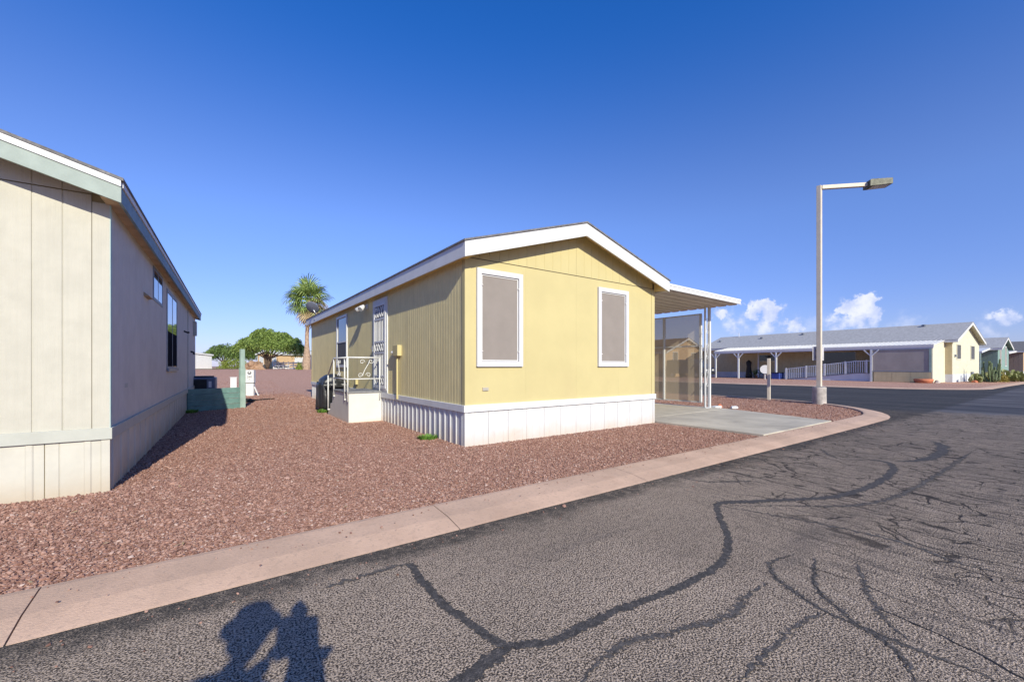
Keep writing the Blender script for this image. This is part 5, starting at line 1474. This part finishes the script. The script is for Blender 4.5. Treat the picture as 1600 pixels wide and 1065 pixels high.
MB().tube([(-.03, 0, 1.0), (.03, 0, 1.0)], .42, 28).build('tabletop', m_white, pn); MB().tube([(.03, 0, .9), (.35, .1, .02)], .03, 6).tube([(.03, 0, .9), (.35, -.3, .02)], .03, 6).build('leg', m_chrome, pn)
MB().tube([(0, 0, 0), (0, 0, .5)], .04, 6).build('leg', m_white, pn)

# ------------------------------------------------------------------ camera on tripod and the photographer (their shadow lies on the road)
tpd = empty('camera_tripod', 'black camera on a tripod whose shadow falls on the road', 'tripod', (-.04, -.03, 0), -YAW)
for k in range(3):
    a = R(90 + 120 * k + 60)
    MB().tube([(0, 0, 1.16), (math.cos(a) * .24, math.sin(a) * .24, .55), (math.cos(a) * .44, math.sin(a) * .44, .005)], [.034, .028, .016], 8).build('leg', m_black, tpd)
MB().tube([(0, 0, .95), (0, 0, 1.20)], .022, 10).build('centre_column', m_black, tpd)
MB().tube([(0, 0, 1.16), (0, 0, 1.20)], .05, 12).build('head', m_black, tpd)
bx('camera_body', m_black, tpd, -.09, .09, -.06, .02, 1.18, 1.33, bevel=.012)
bx('viewfinder', m_black, tpd, -.03, .03, -.055, .01, 1.33, 1.36, bevel=.008)
MB().prism([(-.05, -.03, 1.361), (.05, -.03, 1.361), (.03, -.03, 1.40), (.0, -.03, 1.43), (-.03, -.03, 1.40)], (0, .03, 0)).build('flash', m_black, tpd, bevel=.004)


def skin_body(name, verts, edges, radii, m, parent, root=0, sub=2):
    me = bpy.data.meshes.new(name); me.from_pydata(verts, edges, []); me.materials.append(m)
    o = bpy.data.objects.new(name, me); COL.objects.link(o); o.parent = parent
    md = o.modifiers.new('skin', 'SKIN'); md.use_smooth_shade = True
    if not me.skin_vertices: me.skin_vertices.new()
    for i, r_ in enumerate(radii):
        me.skin_vertices[0].data[i].radius = (r_, r_) if not isinstance(r_, tuple) else r_
        me.skin_vertices[0].data[i].use_root = (i == root)
    s_ = o.modifiers.new('sub', 'SUBSURF'); s_.levels = sub; s_.render_levels = sub
    return o


# person faces +y in the local frame (the view direction), leaning in to the camera
ph = empty('person', 'photographer in navy shirt and khaki trousers behind the camera tripod', 'person', (-.46, -.64, 0), -YAW)
V = [(0, 0, .93), (0, .00, 1.10), (0, .06, 1.27), (0, .11, 1.39), (0, .15, 1.44), (0, .18, 1.48),      # 0-5 spine, neck
     (-.17, .10, 1.37), (-.24, .24, 1.20), (-.08, .46, 1.24), (-.03, .52, 1.27),                        # 6-9 left arm
     (.17, .10, 1.37), (.25, .28, 1.16), (.16, .55, 1.17), (.13, .62, 1.21),                            # 10-13 right arm
     (-.09, 0, .86), (-.11, .03, .48), (-.12, .0, .09), (-.13, .15, .04),
     (.09, 0, .86), (.12, .04, .48), (.13, .0, .09), (.15, .15, .04)]
E_ = [(0, 1), (1, 2), (2, 3), (3, 4), (4, 5), (3, 6), (6, 7), (7, 8), (8, 9), (3, 10), (10, 11), (11, 12), (12, 13), (0, 14), (14, 15), (15, 16), (16, 17), (0, 18), (18, 19), (19, 20), (20, 21)]
RAD = [(.15, .12), (.14, .11), (.17, .12), (.13, .09), .055, .055, .065, .045, .034, .028, .065, .045, .034, .028, .09, .062, .045, .04, .09, .062, .045, .04]
skin_body('body', V, E_, RAD, m_shirt, ph, 0)
tv = [(0, 0, .95), (-.09, 0, .86), (-.11, .03, .48), (-.12, 0, .11), (.09, 0, .86), (.12, .04, .48), (.13, 0, .11)]
skin_body('trousers', tv, [(0, 1), (1, 2), (2, 3), (0, 4), (4, 5), (5, 6)], [(.16, .13), .10, .075, .062, .10, .075, .062], m_trousers, ph, 0)
hd = bmesh.new(); bmesh.ops.create_uvsphere(hd, u_segments=24, v_segments=16, radius=1)
for v in hd.verts:
    c_ = v.co; kx = .074 * (1 - .18 * smoothstep(-c_.z)); z = c_.z * .115
    y_ = c_.y * .095 + (.012 * math.exp(-((c_.x / .18) ** 2 + ((c_.z + .12) / .22) ** 2)) if c_.y > 0 else 0)
    v.co = Vector((c_.x * kx, y_, z))
me = bpy.data.meshes.new('head'); hd.to_mesh(me); hd.free(); me.materials.append(m_skin); me.shade_smooth()
ho = bpy.data.objects.new('head', me); COL.objects.link(ho); ho.parent = ph; ho.location = (0, .22, 1.55)
for sx in (-1, 1):
    MB().tube([(sx * .028, .085, .015), (sx * .028, .094, .015)], .011, 10).build('eye', m_white, ho)
    MB().tube([(sx * .072, -.01, -.02), (sx * .082, -.015, .0), (sx * .078, -.01, .025)], .012, 6).build('ear', m_skin, ho)
MB().tube([(0, .09, .0), (0, .112, -.025), (0, .095, -.035)], [.008, .014, .010], 8).build('nose', m_skin, ho, smooth=True)
MB().tube([(-.025, .083, -.062), (0, .092, -.06), (.025, .083, -.062)], .006, 6).build('mouth', mat('lips', (.35, .13, .11), .5), ho)
hb = bmesh.new(); bmesh.ops.create_uvsphere(hb, u_segments=20, v_segments=14, radius=1)
bmesh.ops.delete(hb, geom=[v for v in hb.verts if v.co.z < -.35 or (v.co.y > .55 and v.co.z < .45)], context='VERTS')
for v in hb.verts: v.co = Vector((v.co.x * .084, v.co.y * .104 - .006, v.co.z * .124 + .004))
me = bpy.data.meshes.new('hair'); hb.to_mesh(me); hb.free(); me.materials.append(m_hair); me.shade_smooth()
o = bpy.data.objects.new('hair', me); COL.objects.link(o); o.parent = ho
ht = MB(); ht.tube([(0, 0, .045), (0, 0, .055)], .135, 28); ht.tube([(0, 0, .055), (0, 0, .09), (0, 0, .135), (0, 0, .15)], [.098, .095, .08, .03], 24); ht.build('sun_hat', m_trousers, ho, smooth=False)
for sx, base in ((-1, Vector((-.03, .52, 1.27))), (1, Vector((.13, .62, 1.21)))):
    hv = [base, base + Vector((0, .045, .005))]; he = [(0, 1)]; hr = [(.03, .018), (.034, .016)]
    for j, (dx, L) in enumerate(((-.03, .066), (-.01, .078), (.01, .074), (.03, .060))):
        b0 = len(hv)
        p = base + Vector((dx, .05, .005)); hv += [p, p + Vector((0, L * .5, -.006)), p + Vector((-sx * .01, L * .8, -.022))]; he += [(1, b0), (b0, b0 + 1), (b0 + 1, b0 + 2)]; hr += [.0095, .0085, .007]
    b0 = len(hv); p = base + Vector((-sx * .028, .015, .0)); hv += [p, p + Vector((-sx * .022, .025, -.006)), p + Vector((-sx * .03, .05, -.014))]; he += [(0, b0), (b0, b0 + 1), (b0 + 1, b0 + 2)]; hr += [.012, .010, .008]
    skin_body('hand', hv, he, hr, m_skin, ph, 0, 1)
for sx in (-1, 1):
    MB().box(sx * .13 - .048, sx * .13 + .048, -.09, .19, 0.0, .08).build('shoe', m_black, ph, bevel=.03)
